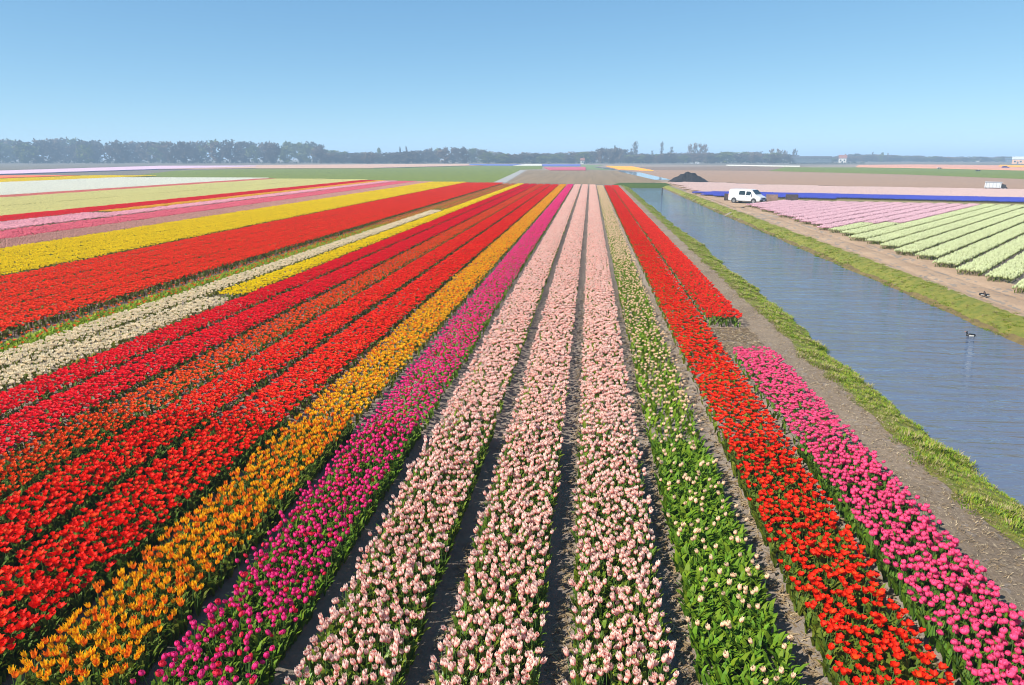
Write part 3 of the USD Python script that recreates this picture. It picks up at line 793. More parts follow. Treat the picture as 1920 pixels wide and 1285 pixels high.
bd = at(1900, 374, .3) - at(1440, 364, .3); BA = math.atan2(bd[0], bd[1])
fill_bed('broad band of whitish pink hyacinths behind the blue strip and the van', 'hyacinth_pale', [(1258, 342), (1325, 342), (1440, 346.8), (1660, 351), (1990, 357), (1990, 371.5), (1660, 366), (1440, 361.2), (1310, 359)], BA)
fill_bed('long deep blue hyacinth strip in front of the whitish pink band', 'hyacinth_blue', [(1306, 359.2), (1440, 361.4), (1660, 366.2), (1990, 371.8), (1990, 379.5), (1660, 373), (1440, 368.5), (1330, 366)], BA)
field('grass_verge', '', '', 'far_olive', [(1325, 366.5), (1440, 369), (1660, 373.5), (1990, 380), (1990, 386), (1660, 379), (1480, 375), (1400, 374)], .03, kind=S)


# ------------------------------------------------------------------ grass along the banks
def tuft(rng, n, h, spread, cols):
    b = Buf()
    for _ in range(n):
        a, r = rng.uniform(0, 2 * PI), spread * math.sqrt(rng.random()); x, y = r * math.cos(a), r * math.sin(a)
        az = a + rng.uniform(-1., 1.); H_ = h * rng.uniform(.5, 1.15); o = H_ * rng.uniform(.2, .75); w = rng.uniform(.006, .012)
        ca, sa = math.cos(az), math.sin(az); c = np.asarray(cols[rng.integers(len(cols))]) * rng.uniform(.75, 1.25)
        v = [[x - w * sa, y + w * ca, 0], [x + w * sa, y - w * ca, 0], [x + o * .35 * ca + w * .8 * sa, y + o * .35 * sa - w * .8 * ca, H_ * .6], [x + o * .35 * ca - w * .8 * sa, y + o * .35 * sa + w * .8 * ca, H_ * .6], [x + o * ca, y + o * sa, H_]]
        b.add(v, [[0, 1, 2], [0, 2, 3], [3, 2, 4]], c)
    return b.get()


GC = [(.16, .26, .012), (.23, .29, .015), (.12, .22, .014), (.28, .28, .02), (.18, .27, .014)]


DEAD = [(.30, .24, .10), (.22, .22, .03), (.36, .30, .15), (.18, .22, .02)]


def turf(name, label, x0, x1, ya, yb_, dens, side):
    path = numbered('/World/' + name); rng = np.random.default_rng(side * 5 + 3); T = []
    for k in range(7):
        m, c = tuft(rng, 60, .09 + .03 * (k % 3), .20, GC if k not in (2, 5) else DEAD); p = f'{path}/grass_tuft_{k:03d}' if k else f'{path}/grass_tuft'
        mm = usdkit.mesh(stage, p, m, look('grass_blade')); UsdGeom.PrimvarsAPI(mm).CreatePrimvar('tint', Sdf.ValueTypeNames.Color3fArray, 'vertex').Set(Vt.Vec3fArray.FromNumpy(c.astype(np.float32))); T.append(p)
    n = int((x1 - x0) * (yb_ - ya) * dens)
    x = rng.uniform(x0, x1, n); t = rng.random(n); y = ya + (yb_ - ya) * t
    lo, hi = (XL0 - .02, XL1 + bank_shift(y, 0) - .06) if side == 0 else (XR0 + .6 * bank_shift(y, 1) - .1, XR1 + .1)
    e = .28 * fb(x, y, 1.4, 41, 3) * 2
    ok = seen(x, y, 60, 60) & (x > lo + (e if side == 0 else 0)) & (x < hi - (0 if side == 0 else e))
    x, y = x[ok], y[ok]
    clump = np.clip(1.05 + 1.2 * fb(x, y, .9, 44, 3) * 2, .7, 1.8)
    water = (x > (XL1 + bank_shift(y, 0) - .25)) if side == 0 else (x < XR0 + .6 * bank_shift(y, 1) + .2)
    s = clump * rng.uniform(.6, 1.0, len(x)) * np.where(water, .9, .8) * (1.0 if side == 0 else .72)
    z = np.maximum(ground_z(x, y), WZ) - .01
    tag(scatter(path, T, np.stack([x, y, z], 1), rng.integers(len(T), size=len(x)), rng.uniform(0, 2 * PI, len(x)), np.stack([s, s, s * rng.uniform(.6, .9, len(x))], 1)), label, 'grass', None, 'stuff')


turf('grass', 'yellow green grass on the canal bank beside the tulip beds', 6.5, 8.9, 6, 60, 62, 0)
turf('grass', 'bright green grass on the canal bank below the dirt track', 14.6, 16.7, 26, 120, 24, 1)
turf('grass', 'far stretch of grass on the bank beside the coral red bed', 6.5, 8.9, 60, YEND, 11, 0)


# straw and dead leaves on the bare soil
def litter(name, label, zone, n, cols, size, seed):
    path = numbered('/World/' + name); rng = np.random.default_rng(seed); T = []
    for k in range(6):
        b = Buf()
        for _ in range(3):
            L, w, a = size * rng.uniform(.5, 1.2), size * rng.uniform(.06, .14), rng.uniform(0, PI); o = rng.uniform(-.06, .06, 2)
            ca, sa = math.cos(a), math.sin(a); h = rng.uniform(.005, .03)
            v = [[-L / 2 * ca - w * sa, -L / 2 * sa + w * ca, .004], [-L / 2 * ca + w * sa, -L / 2 * sa - w * ca, .004], [L / 2 * ca + w * sa * .4, L / 2 * sa - w * ca * .4, h], [L / 2 * ca - w * sa * .4, L / 2 * sa + w * ca * .4, h + .004]]
            b.add(np.array(v) + [o[0], o[1], 0], [[0, 1, 2], [0, 2, 3]], np.asarray(cols[rng.integers(len(cols))]) * rng.uniform(.7, 1.2))
        m, c = b.get(); p = f'{path}/straw_{k:03d}'
        mm = usdkit.mesh(stage, p, m, look('grass_blade')); UsdGeom.PrimvarsAPI(mm).CreatePrimvar('tint', Sdf.ValueTypeNames.Color3fArray, 'vertex').Set(Vt.Vec3fArray.FromNumpy(c.astype(np.float32))); T.append(p)
    x, y = zone(rng, n); ok = seen(x, y, 30, 30); x, y = x[ok], y[ok]
    z = ground_z(x, y) + .012; s = rng.uniform(.6, 1.3, len(x))
    tag(scatter(path, T, np.stack([x, y, z], 1), rng.integers(len(T), size=len(x)), rng.uniform(0, 2 * PI, len(x)), np.stack([s, s, s], 1)), label, 'straw', None, 'stuff')


def in_paths(rng, n):
    i = rng.integers(4, len(BED_EDGES) - 1, n); e = np.array(BED_EDGES)
    a, b = e[i, 1] * KX, e[i + 1, 0] * KX
    t = 1 - rng.random(n) ** 2.0 * .75
    return a + (b - a) * t + .05, 5.8 + 26 * rng.random(n) ** 1.6


STRAW = [(.40, .30, .17), (.30, .21, .11), (.50, .40, .25), (.24, .17, .10)]
litter('straw', 'dry straw and dead leaves along the paths between the tulip beds', in_paths, 5200, STRAW, .12, 51)
litter('straw', 'pale dry grass litter on the bare soil strip beside the canal bank', lambda r, n: (5.6 + 1.25 * r.random(n) ** .6, 6 + 40 * r.random(n) ** 1.3), 4200, STRAW, .06, 52)
litter('straw', 'dead plant stubble on the bare patch at the end of the pink bed', lambda r, n: (4.2 + 1.5 * r.random(n), yb(640) + (yb(588) - yb(640)) * r.random(n)), 1500, STRAW, .10, 53)

# ------------------------------------------------------------------ trees along the horizon
def quads(rng, c, size, n, b, up=.0, thin=1.0):
    """Small leaf and twig faces scattered round the centres c."""
    k = c[rng.integers(len(c), size=n)]
    u = rng.normal(size=(n, 3)); u[:, 2] += up; u /= np.linalg.norm(u, axis=1, keepdims=True)
    w = np.cross(u, rng.normal(size=(n, 3))); w /= np.linalg.norm(w, axis=1, keepdims=True) + 1e-9
    L = size * rng.uniform(.5, 1.3, (n, 1)); Wd = L * rng.uniform(.25, .6, (n, 1)) * thin
    v = np.stack([k - u * L, k + w * Wd, k + u * L, k - w * Wd], 1).reshape(-1, 3)
    i = np.arange(n) * 4
    b.append(trimesh.Trimesh(v, np.vstack([np.stack([i, i + 1, i + 2], 1), np.stack([i, i + 2, i + 3], 1)]), process=False))


def tree_model(kind, k, *a):
    """Unit height 1 = 10 m: trunk with limbs, crown of twigs and leaves."""
    rng = np.random.default_rng(hash_(kind) + k * 13)
    t = thing(*a)
    H_ = 10.
    if kind == 'round':
        mat = ('twig_grey', 'twig_brown', 'twig_green', 'twig_grey')[k % 4]
        base, spread, n, sz = .4, 3.6, 1900, .55
    elif kind == 'poplar': mat, base, spread, n, sz = 'twig_grey', 2.2, 1.4, 900, .60
    elif kind == 'bare': mat, base, spread, n, sz = 'twig_brown', 2.6, 2.9, 1300, .65
    else: mat, base, spread, n, sz = 'needle_dark', .8, 2.0, 1500, .45
    trunk = [tube([(0, 0, -.2), (rng.uniform(-.1, .1), rng.uniform(-.1, .1), H_ * .4), (rng.uniform(-.2, .2), rng.uniform(-.2, .2), H_ * .93)], [.26, .17, .03], 6)]
    cents = []
    for i in range(26):
        z = base + (H_ - base) * (i + rng.random()) / 26; g = rng.uniform(0, 2 * PI); f = (z - base) / (H_ - base)
        if kind == 'conifer': R_ = spread * (1 - f) ** .8
        elif kind == 'poplar': R_ = spread * (.5 + .5 * math.sin(PI * min(1, f * .9 + .1)))
        else: R_ = spread * math.sin(PI * (.12 + .84 * f)) ** .7
        R_ *= rng.uniform(.6, 1.12); tip = np.array([R_ * math.cos(g), R_ * math.sin(g), min(H_, z + R_ * (.5 if kind != 'conifer' else -.1))])
        if kind != 'conifer' or i % 3 == 0:
            trunk.append(tube([(0, 0, z * .8), tip * [.55, .55, 1] - [0, 0, (tip[2] - z * .8) * .4], tip], [.09 * (1.1 - f), .06 * (1.1 - f), .015], 4))
        for q in (.55, .8, 1.0):
            cents.append(np.array([tip[0] * q, tip[1] * q, z * .8 + (tip[2] - z * .8) * q]))
    cents = np.array(cents); cents = np.vstack([cents + rng.normal(scale=(.42 if kind in ('round', 'conifer') else .3), size=cents.shape) for _ in range(5)])
    crown = []; quads(rng, cents, sz, n, crown, .3 if kind in ('round', 'conifer') else 1.1, 1.0 if kind in ('round', 'conifer') else .22)
    obj('trunk', cat_(trunk), 'bark', t); obj('crown', cat_(crown), mat, t)
    return t


def hash_(s): return sum(map(ord, s)) * 7
TREES = {}


def plant_tree(kind, nk, name, label, group, px, py, top, wide, rng):
    """A tree whose foot stands where the photograph shows it, as tall as its top."""
    P = at(px, py); r = ray(px, top); s = math.hypot(P[0], P[1]) / math.hypot(r[0], r[1]); h = CZ + s * r[2]
    k = int(rng.integers(nk)); sc = (h / 10 * wide, h / 10 * wide, h / 10); rz = rng.uniform(0, 360)
    if (kind, k) not in TREES: TREES[kind, k] = tree_model(kind, k, name, label, 'tree', (P[0], P[1], 0), rz, group, sc)
    else: dup(TREES[kind, k], name, label, 'tree', (P[0], P[1], 0), rz, group, sc)


PROF = [(-60, 264), (0, 263.5), (60, 265), (130, 262.5), (175, 263.5), (200, 268), (215, 266.5), (300, 267), (360, 266), (420, 266), (475, 268.5), (500, 268), (545, 267), (580, 268), (596, 273), (620, 283), (660, 287), (700, 287.5), (760, 285), (800, 281), (840, 276), (880, 278), (930, 285), (955, 290), (990, 287.5), (1020, 288), (1060, 286.5), (1105, 286), (1116, 280), (1145, 278), (1165, 281), (1176, 288), (1230, 289.5), (1260, 288), (1330, 287), (1355, 286), (1400, 284), (1430, 287), (1470, 288), (1500, 294), (1560, 294), (1600, 290), (1640, 289.5), (1700, 291), (1730, 293), (1800, 294.2), (1860, 294.6), (1990, 293.5)]
pxs, pts_ = zip(*PROF)
hrng = np.random.default_rng(23)
GR = [(-60, 600, 'bare leafed tree in the tall hazy wood along the left horizon', 'trees of the tall wood on the left horizon'),
      (600, 960, 'hazy tree in the lower wood left of the middle horizon', 'trees of the lower wood left of the middle'),
      (960, 1110, 'hazy tree in the low wood at the middle of the horizon', 'trees of the low wood in the middle'),
      (1110, 1180, 'dense hazy tree in the higher clump right of the middle', 'trees of the clump right of the middle'),
      (1180, 1500, 'hazy tree in the belt under the tall bare poplars', 'trees of the belt under the poplars'),
      (1500, 1740, 'hazy tree near the houses on the right horizon', 'trees near the houses on the right'),
      (1740, 2000, 'small blue hazy tree in the line at the far right horizon', 'trees of the far right line')]
for x0, x1, lab, grp in GR:
    px = x0
    while px < x1:
        top = np.interp(px, pxs, pts_); far = px > 1480
        base = (306.4 if px < 1100 else 306.0 if px < 1480 else 303.6) + hrng.uniform(-1.0, .9) * (.6 if far else 1)
        hpx = base - top
        for row in range(2):
            bb = base - row * .9; tt = top + hrng.uniform(-.5, 2.6) + (0 if row == 1 else hrng.uniform(0, hpx * .22))
            wide = hrng.uniform(1.15, 1.6) * (1.0 if hpx > 25 else 1.7 if px < 1480 else 2.5)
            plant_tree('round', 8, 'broadleaf_tree', lab, grp, px + hrng.uniform(-6, 6), bb, tt, wide, hrng)
        px += max(7., hpx * .55) * hrng.uniform(.8, 1.2)
for px, top, kind, wide in [(1189, 266, 'poplar', 1.0), (1183, 279, 'poplar', .8), (1240, 267, 'poplar', .6), (1258, 276, 'poplar', .8), (1222, 283, 'poplar', .7), (1292, 272, 'bare', .75), (1302, 270, 'bare', .8), (1312, 271, 'bare', .75), (1320, 272, 'bare', .8), (1446, 280, 'bare', .9), (1458, 280, 'bare', .9), (1470, 283, 'bare', .8), (1488, 281, 'round', .6), (751, 276, 'conifer', .45), (763, 275, 'poplar', .5), (711, 279, 'round', .6), (1152, 274, 'conifer', .6), (1126, 279, 'conifer', .7), (1137, 279, 'conifer', .7), (603, 272, 'poplar', .9), (617, 281, 'poplar', .9), (1602, 288, 'conifer', .8), (1634, 285, 'poplar', .6), (1652, 287, 'round', .6), (1663, 287, 'poplar', .6)]:
    words = {'poplar': 'tall thin bare poplar rising above the hazy tree line', 'bare': 'tall bare tree with open crown above the tree line', 'conifer': 'dark conifer rising above the hazy tree line', 'round': 'taller rounded tree rising above its neighbours on the horizon'}[kind]
    plant_tree(kind, 3, {'poplar': 'poplar_tree', 'bare': 'bare_tree', 'conifer': 'conifer_tree', 'round': 'broadleaf_tree'}[kind], words, {'poplar': 'tall thin poplars on the horizon', 'bare': 'tall bare trees on the horizon', 'conifer': 'dark conifers on the horizon', 'round': 'taller rounded trees on the horizon'}[kind], px, 305.4 if px < 1480 else 304., top, wide, hrng)
# low hedge at the foot of the woods
for i, (a, b, ya, yb__) in enumerate([(-80, 960, 306.9, 306.7), (955, 1480, 307.2, 307.0), (1480, 1620, 307.6, 306.8)]):
    A, B = at(a, ya), at(b, yb__); n = int(np.linalg.norm(B - A) / .7); r2 = np.random.default_rng(60 + i)
    c = np.array([A + (B - A) * t for t in np.linspace(0, 1, n)]) + np.column_stack([r2.uniform(-1, 1, n), r2.uniform(-1, 1, n), r2.uniform(.2, 1.0, n) * (1.5 + 2.6 * r2.random(n) ** 2) * (.35 if i == 2 else 1.)])
    bb = []; quads(r2, c, .8, n * 5, bb)
    tag(obj('hedge', bb[0], 'needle_dark'), ['dark hedge along the foot of the wood on the left horizon', 'dark hedge under the bare poplars and the middle trees', 'dark hedge in front of the long apartment block'][i], 'hedge')


# ------------------------------------------------------------------ far buildings
def place(px, py):
    P = at(px, py); return P, math.hypot(P[0], P[1]) / F * 1.03       # metres per pixel there


def gable(w, d, h, e=.4):
    v = np.array([[-w / 2 - e, -d / 2 - e, 0], [w / 2 + e, -d / 2 - e, 0], [w / 2 + e, d / 2 + e, 0], [-w / 2 - e, d / 2 + e, 0], [-w / 2 - e, 0, h], [w / 2 + e, 0, h]])
    f = [[0, 1, 5], [0, 5, 4], [2, 3, 4], [2, 4, 5], [0, 4, 3], [1, 2, 5], [0, 3, 2], [0, 2, 1]]
    return trimesh.Trimesh(v, f, process=False)


def house(px, py, wpx, hpx, roofpx, label, wall, roof, windows=3, floors=1, turn=0, name='house', door=True, chim=True):
    P, mpp = place(px, py); w, h, r = wpx * mpp, hpx * mpp, roofpx * mpp; d = min(w * .8, 11)
    t = thing(name, label, 'building', P, math.degrees(-math.atan2(P[0], P[1])) + turn)
    obj('wall', bx(w, d, h, (0, 0, h / 2)), wall, t)
    rf = obj('roof', (lambda m: (m.apply_translation([0, 0, h + .005]), m)[1])(gable(w, d, r)), roof, t)
    if chim: obj('chimney', bx(.9, .9, r * .5 + 1.2, (w * .28, 0, r * .9)).apply_translation([0, 0, h]), 'brick_wall', str(rf.GetPath()))
    for q in range(floors):
        for i in range(windows):
            x = (i + .5) / windows * w - w / 2; ww, wh = min(w / windows * .45, 1.8), h / floors * .42
            wn = obj('window', bx(ww, .12, wh, (x, -d / 2 - .062, h / floors * (q + .55))), 'white_paint', t)
            obj('pane', bx(ww * .8, .06, wh * .8, (x, -d / 2 - .156, h / floors * (q + .55))), 'dark_glass', str(wn.GetPath()))
    if door: obj('door', bx(1.1, .1, 2.1, (w * .02 + w / windows * .5 - w / 2 + w / windows * .5 - .2, -d / 2 - .055, 1.05)), 'dark_wall', t)
    return t


house(1521, 306.3, 58, 8.0, 3.0, 'long dark apartment block with a row of white windows on the right horizon', 'dark_wall', 'grey_roof', 14, 2, name='apartment_block', chim=False)
house(1579, 306.0, 11, 7.5, 5.0, 'white house with steep brown roof right of the apartment block', 'pale_wall', 'roof_tile', 2, 1)
house(675, 305.8, 42, 6.5, 4.5, 'wide dark barn in front of the lower wood left of the middle', 'dark_wall', 'dark_wall', 4, 1, name='barn', chim=False)
house(697, 305.2, 13, 5.0, 3.0, 'small shed with a pale roof at the right end of the dark barn', 'dark_wall', 'white_roof', 1, 1, name='shed', chim=False, door=False)
house(1092, 307.6, 7, 6.0, 4.0, 'tiny white house with a red roof under the middle trees', 'pale_wall', 'roof_tile', 1, 1)
house(78, 304.6, 9, 4.5, 4.0, 'white house with a red roof in front of the left wood', 'pale_wall', 'roof_tile', 2, 1)
house(187, 303.8, 9, 5.0, 3.0, 'pale house with a grey roof in front of the left wood', 'pale_wall', 'grey_roof', 2, 1)
house(310, 303.8, 7, 6.0, 3.5, 'small white house half hidden in the left wood', 'pale_wall', 'grey_roof', 1, 1)
house(437, 304.2, 8, 4.5, 3.0, 'pale house at the right part of the left wood', 'pale_wall', 'roof_tile', 2, 1)
house(1770, 303.4, 12, 3.5, 2.6, 'long low white farmhouse on the far right horizon', 'pale_wall', 'white_roof', 3, 1)
house(1804, 303.4, 5, 3.2, 2.0, 'tiny white house alone on the far right horizon', 'pale_wall', 'white_roof', 1, 1)
house(1834, 303.6, 6, 4.0, 2.0, 'small white house left of the blue shed at the far right', 'pale_wall', 'white_roof', 1, 1)
house(1897, 304.6, 16, 4.0, 2.0, 'low blue shed left of the orange building at the right edge', 'dark_wall', 'dark_wall', 2, 1, name='shed', chim=False)
house(1913, 307.5, 20, 6.0, 4.0, 'orange walled building with pale roof at the right edge', 'orange_wall', 'white_roof', 3, 1)


def parked(px, py, lpx, label, cat, mat='white_paint', name='parked_car'):
    """A far vehicle of a few pixels: body with cabin, windows and wheels."""
    P, mpp = place(px, py); L = lpx * mpp; Hh = L * .42
    t = thing(name, label, cat, P, math.degrees(-math.atan2(P[0], P[1])) + 8)
    pr = Polygon([(-L / 2, .3), (L / 2, .3), (L / 2, Hh * .55), (L * .3, Hh * .62), (L * .14, Hh), (-L * .42, Hh), (-L / 2, Hh * .6)])
    m = trimesh.creation.extrude_polygon(pr, 1.7, engine='earcut'); m.apply_transform(trimesh.transformations.rotation_matrix(PI / 2, [1, 0, 0])); m.apply_translation([0, .85, 0])
    obj('body', m, mat, t)
    obj('window', bx(L * .4, .04, Hh * .25, (-L * .12, -.875, Hh * .8)), 'dark_glass', t)
    for s in (-.3, .3):
        w = trimesh.creation.cylinder(.34, 1.8, sections=12); w.apply_transform(trimesh.transformations.rotation_matrix(PI / 2, [1, 0, 0])); w.apply_translation([s * L, 0, .34]); obj('wheel', w, 'rubber', t)


for i, (x, l) in enumerate([(1286, 5), (1297, 6), (1308, 8)]):
    parked(x, 307.6, l, ['leftmost of three tiny white cars parked under the bare poplars', 'middle one of three tiny white cars under the bare poplars', 'rightmost and largest of three tiny white cars under the bare poplars'][i], 'car')
parked(1761, 317., 5, 'tiny pale car on the far right between the green and red strips', 'car')
parked(1833.5, 321.5, 5, 'tiny white van standing in the long green field at the right', 'van', name='parked_van')
parked(1885, 316.5, 9, 'small purple covered trailer beside the orange patch at the right edge', 'trailer', 'purple_tarp', name='covered_trailer')


# ------------------------------------------------------------------ heap, post, crates, trailer
def heap():
    xs_, ys_ = np.linspace(-5.2, 5.2, 53), np.linspace(-4, 4, 41)
    def f(x, y):
        r = np.maximum(np.abs(x) / 4.9, np.abs(y) / 3.8) * .45 + np.hypot(x / 4.9, y / 3.8) * .55
        h = .74 * np.clip((1 - r) * 3.6, 0, 2.25 + .35 * np.exp(-(x / 1.4) ** 2))
        return np.where(r < 1, h * (1 + .55 * fb(x, y, .7, 70) + .35 * fb(x, y, 1.6, 71)) + .22 * fb(x, y, 3.2, 72) * (h > .05), 0) - .02
    return grid(xs_, ys_, f)


P = at(1290, 341); t = thing('compost_heap', 'dark flat topped heap of compost beside the far end of the canal', 'heap', P, 0)
obj('heap', heap(), 'heap_look', t, smooth=True)
P = at(1241, 366, WZ)
t = thing('mooring_post', 'thin dark wooden post standing in the far end of the canal', 'post', P, 0)
obj('shaft', tube([(0, 0, -.5), (.02, 0, .5), (.03, .01, 1.15)], [.10, .09, .085], 8), 'post_wood', t); obj('cap', tube([(.03, .01, 1.15), (.03, .01, 1.19)], [.085, .08], 8), 'black_plastic', t)


def crate(px, py, w, h, label, mat, turn):
    P = at(px, py); t = thing('pallet_crate', label, 'crate', P, turn)
    d = w * .8; n = 5
    for sy in (-1, 1):
        for i in range(n): obj('slat', bx(w, .03, h / n * .80, (0, sy * d / 2, .14 + (i + .5) * (h - .14) / n)), mat, t)
    for sx in (-1, 1):
        for i in range(n): obj('slat', bx(.03, d - .034, h / n * .80, (sx * (w / 2 - .015), 0, .14 + (i + .5) * (h - .14) / n)), mat, t)
        for sy in (-1, 1): obj('post', bx(.09, .09, h, (sx * (w / 2 - .08), sy * (d / 2 - .065), h / 2 + .01)), mat, t)
    obj('floor', bx(w - .07, d - .07, .03, (0, 0, .15)), mat, t)
    for sx in (-1, 0, 1): obj('skid', bx(.12, d - .04, .10, (sx * (w / 2 - .24), 0, .06)), mat, t)
    return t


crate(1364.5, 376.5, .95, .95, 'dark slatted crate behind the rear of the white van', 'crate_wood', -18)
crate(1446.5, 379.3, 1.5, 1.0, 'brownish slatted crate in front of the white van', 'crate_wood_pale', -14)
crate(1484, 377.2, 1.55, .88, 'dark slatted crate right of the brownish one by the pink rows', 'crate_wood', -12)

P = at(1866, 357.2); t = thing('field_trailer', 'white box trailer with dark wheels at the right of the whitish pink band', 'trailer', P, -30)
obj('box', bx(2.5, 1.5, .95, (-.45, 0, .95)), 'white_paint', t)
for i in range(5): obj('rib', bx(.05, .04, .93, (-1.5 + i * .52, -.772, .95)), 'rim_metal', t)
obj('canopy', bx(2.7, 1.7, .06, (-.4, 0, 1.46)), 'white_paint', t)
obj('chassis', bx(3.3, .9, .12, (0, 0, .40)), 'black_plastic', t)
obj('engine', bx(.7, .8, .55, (1.15, 0, .75)), 'black_plastic', t)
obj('seat', cat_([bx(.4, .5, .08, (1.0, 0, 1.07)), bx(.08, .5, .4, (.82, 0, 1.3))]), 'black_plastic', t)
for x in (-1.1, .9, 1.45):
    for s in (-1, 1):
        w = trimesh.creation.cylinder(.33, .22, sections=18); w.apply_transform(trimesh.transformations.rotation_matrix(PI / 2, [1, 0, 0])); w.apply_translation([x, s * .62, .33])
        wh = obj('wheel', w, 'rubber', t)
        r = trimesh.creation.cylinder(.17, .03, sections=14); r.apply_transform(trimesh.transformations.rotation_matrix(PI / 2, [1, 0, 0])); r.apply_translation([x, s * .745, .33]); obj('rim', r, 'rim_metal', str(wh.GetPath()))


# ------------------------------------------------------------------ the white van (front along +x)
def loft(secs):
    """Closed rings of equal length joined into a skin with caps."""
    n = len(secs[0]); v = np.vstack(secs); f = []
    for i in range(len(secs) - 1):
        for j in range(n):
            a, b, c, d = i * n + j, i * n + (j + 1) % n, (i + 1) * n + (j + 1) % n, (i + 1) * n + j
            f += [[a, b, c], [a, c, d]]
    for i in (0, len(secs) - 1):
        c0 = len(v); v = np.vstack([v, v[i * n:(i + 1) * n].mean(0)])
        for j in range(n): f.append([i * n + j, c0, i * n + (j + 1) % n] if i == 0 else [i * n + (j + 1) % n, c0, i * n + j])
    m = trimesh.Trimesh(v, f, process=True); m.fix_normals(); return m


def van_ring(x, zb, zt, wb, wt, belt=1.08):
    """Cross-section: sill, belt line, roof with rounded shoulders. Upper body leans in."""
    pts = [(-wb * .93, zb), (-wb, zb + .12), (-wb, min(belt, zt - .12))]
    if zt > belt + .3: pts += [(-(wb + wt) / 2, (belt + zt) / 2), (-wt, zt - .16), (-wt + .10, zt - .03), (-wt * .5, zt)]
    else: pts += [(-wb * .995, zt - .10), (-wb * .97, zt - .06), (-wb * .9, zt - .02), (-wb * .5, zt)]
    pts += [(-y, z) for y, z in pts[::-1]]
    return np.array([[x, y, z] for y, z in pts])


P = at(1400, 381.5)
head = 131.0                                            # compass direction the van points to
t = thing('parked_van', 'white panel van with side windows parked on the dirt track beyond the canal', 'van', P, 90 - head, None, (.93, .93, .93))
W2 = .95
secs = [van_ring(-2.42, .42, 1.84, W2 * .94, .76), van_ring(-2.36, .34, 1.93, W2 * .985, .80), van_ring(-2.0, .31, 1.96, W2, .82), van_ring(-.5, .30, 1.97, W2, .83), van_ring(.75, .30, 1.95, W2, .82), van_ring(1.02, .30, 1.88, W2, .80), van_ring(1.62, .30, 1.34, W2, .80), van_ring(1.86, .30, 1.14, W2 * .99, .8), van_ring(2.25, .32, 1.03, W2 * .94, .8), van_ring(2.42, .36, .90, W2 * .86, .7), van_ring(2.47, .42, .78, W2 * .80, .7)]
obj('body', loft(secs), 'white_paint', t, smooth=38)


def side_y(z): return float(np.interp(z, [1.08, 1.52, 1.80], [.95, .887, .825]))


def side_pane(name, corners, s, mat='dark_glass', lift=.022):
    c = np.array([[x, s * (side_y(z) + lift), z] for x, z in corners]); b_ = c - [0, s * .03, 0]
    m = trimesh.Trimesh(np.vstack([c, b_]), [[0, 1, 2], [0, 2, 3], [4, 6, 5], [4, 7, 6], [0, 4, 5], [0, 5, 1], [1, 5, 6], [1, 6, 2], [2, 6, 7], [2, 7, 3], [3, 7, 4], [3, 4, 0]], process=False); m.fix_normals()
    return obj(name, m, mat, t)


for s in (-1, 1):
    side_pane('side_window', [(-.82, 1.20), (.12, 1.20), (.12, 1.72), (-.78, 1.72)], s)
    side_pane('cab_window', [(.30, 1.18), (1.22, 1.18), (.92, 1.70), (.30, 1.70)], s)
    for x in (.21, -.95): side_pane('door_seam', [(x, .42), (x + .015, .42), (x + .015, 1.78), (x, 1.78)], s, 'black_plastic', .004)
    side_pane('sill_trim', [(-1.1, .32), (1.1, .32), (1.1, .40), (-1.1, .40)], s, 'black_plastic', .012)
    obj('door_handle', bx(.18, .03, .04, (.36, s * (W2 + .016), 1.02)), 'black_plastic', t)
    obj('mirror', cat_([bx(.10, .20, .22, (1.12, s * 1.07, 1.22)), bx(.05, .12, .05, (1.14, s * .95, 1.14))]), 'white_paint', t)
    obj('headlight', bx(.22, .30, .16, (2.30, s * .68, .84), rz=s * -.45, ry=.3), 'clear_lens', t)
    obj('tail_light', bx(.05, .10, .46, (-2.405, s * .86, 1.02)), 'red_lens', t)
    for x in (-1.5, 1.5):
        arch = trimesh.creation.cylinder(.41, .10, sections=28); arch.apply_transform(trimesh.transformations.rotation_matrix(PI / 2, [1, 0, 0])); arch.apply_translation([x, s * (W2 - .043), .40]); obj('wheel_arch', arch, 'black_plastic', t)
        ty = trimesh.creation.torus(.25, .10, major_sections=28, minor_sections=10); ty.apply_transform(trimesh.transformations.rotation_matrix(PI / 2, [1, 0, 0])); ty.apply_translation([x, s * (W2 - .06), .34])
        wh = obj('wheel', ty, 'rubber', t, smooth=True)
        rim = trimesh.creation.cylinder(.20, .08, sections=20); rim.apply_transform(trimesh.transformations.rotation_matrix(PI / 2, [1, 0, 0])); rim.apply_translation([x, s * (W2 - .02), .34]); obj('rim', rim, 'rim_metal', str(wh.GetPath()))
# windscreen, laid just above the sloping skin between roof and bonnet
ws = np.array([[1.09, -.70, 1.845], [1.63, -.80, 1.365], [1.63, .80, 1.365], [1.09, .70, 1.845]]) + [.03, 0, .03]
m = trimesh.Trimesh(np.vstack([ws, ws - [.03, 0, .03]]), [[0, 1, 2], [0, 2, 3], [4, 6, 5], [4, 7, 6], [0, 4, 5], [0, 5, 1], [1, 5, 6], [1, 6, 2], [2, 6, 7], [2, 7, 3], [3, 7, 4], [3, 4, 0]], process=False); m.fix_normals()
obj('windscreen', m, 'dark_glass', t)
obj('rear_window', bx(.03, 1.2, .5, (-2.425, 0, 1.45), ry=-.06), 'dark_glass', t)
obj('bumper', bx(.16, 1.72, .26, (2.44, 0, .50)), 'black_plastic', t); obj('bumper', bx(.14, 1.8, .22, (-2.43, 0, .50)), 'black_plastic', t)
obj('grille', bx(.05, 1.0, .14, (2.475, 0, .76)), 'black_plastic', t); obj('number_plate', bx(.02, .5, .11, (2.535, 0, .52)), 'clear_lens', t)


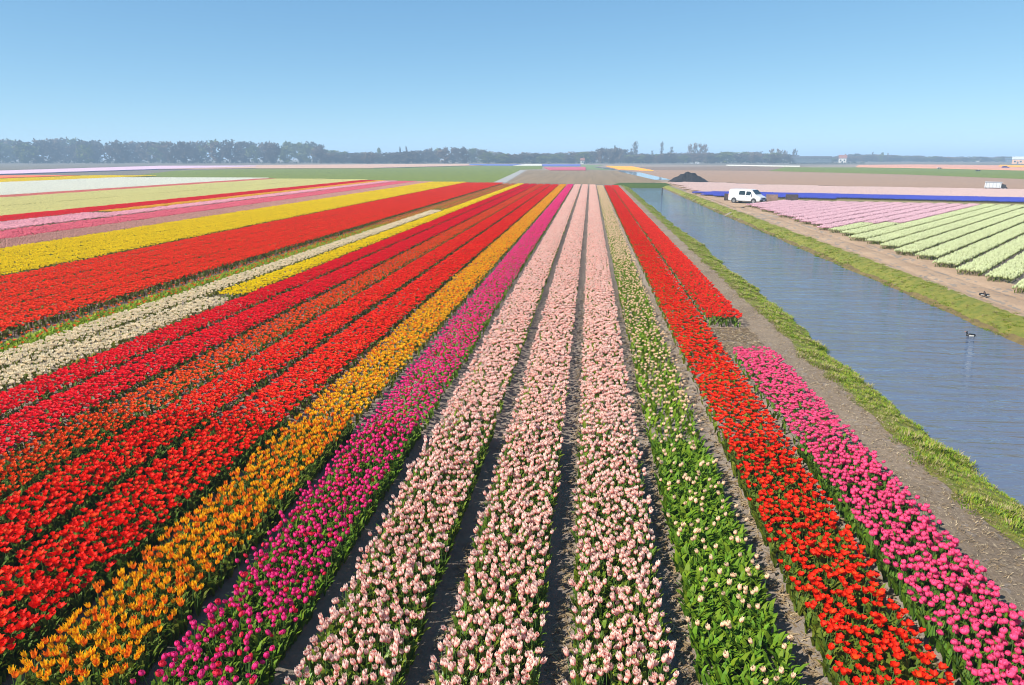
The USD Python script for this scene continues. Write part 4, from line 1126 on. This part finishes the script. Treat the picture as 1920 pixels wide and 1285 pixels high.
# ------------------------------------------------------------------ birds
def blob(parts, res=.012):
    import manifold3d as m3
    out = m3.Manifold()
    for (a, ra), (b, rb) in parts:
        out += m3.Manifold.hull(m3.Manifold.sphere(ra, 16).translate(a) + m3.Manifold.sphere(rb, 16).translate(b))
    out = out.refine_to_length(res); me = out.to_mesh()
    tm = trimesh.Trimesh(me.vert_properties[:, :3], me.tri_verts, process=True); trimesh.smoothing.filter_taubin(tm, iterations=8); return tm


def duck(px, py, z, label, turn, name='duck', rest=False):
    P = at(px, py, z); t = thing(name, label, 'bird', (P[0], P[1], z), turn, None, (.62,) * 3 if rest else (.7,) * 3)
    zb = .07 if rest else .03
    body = [(((-.20, 0, zb + .05), .030), ((-.10, 0, zb + .02), .085)), (((-.10, 0, zb + .02), .085), ((.08, 0, zb + .01), .090)), (((.08, 0, zb + .01), .09), ((.16, 0, zb + .03), .06)),
            (((.15, 0, zb + .04), .050), ((.20, 0, zb + .14), .032)), (((.20, 0, zb + .14), .032), ((.205, 0, zb + .20), .042)), (((.205, 0, zb + .20), .042), ((.235, 0, zb + .20), .030))]
    obj('body', blob(body), 'bird_black', t, smooth=True)
    for s in (-1, 1):
        obj('flank', blob([(((-.10, s * .055, zb + .01), .045), ((.06, s * .058, zb + .01), .048))]), 'bird_white', t, smooth=True)
        obj('wing', blob([(((-.17, s * .03, zb + .085), .022), ((.05, s * .055, zb + .075), .040))]), 'bird_black', t, smooth=True)
        obj('eye', blob([(((.222, s * .036, zb + .212), .006), ((.222, s * .037, zb + .212), .006))], .004), 'bird_white', t)
        if rest: obj('foot', blob([(((.02, s * .04, zb - .05), .012), ((.03, s * .05, .01), .012)), (((.03, s * .05, .01), .011), ((.08, s * .06, .008), .008))]), 'bird_bill', t)
    obj('bill', blob([(((.25, 0, zb + .198), .016), ((.30, 0, zb + .188), .010))]), 'bird_bill', t, smooth=True)
    return t


duck(1820, 631, WZ, 'black and white duck swimming on the canal near the right bank', 168)
duck(1840, 554.5, .02, 'left one of two black and white birds resting on the dirt track', 20, 'bird', True)
duck(1850, 556, .02, 'right one of two black and white birds resting on the dirt track', -155, 'bird', True)

# ------------------------------------------------------------------ air
bxm = trimesh.creation.box([18000, 9400, 42.]); bxm.apply_translation([0, 4500, 42 / 2 - 2.2])
tag(obj('haze', bxm, 'haze_air'), 'thin pale blue haze in the air over the fields', 'haze', None, 'stuff')
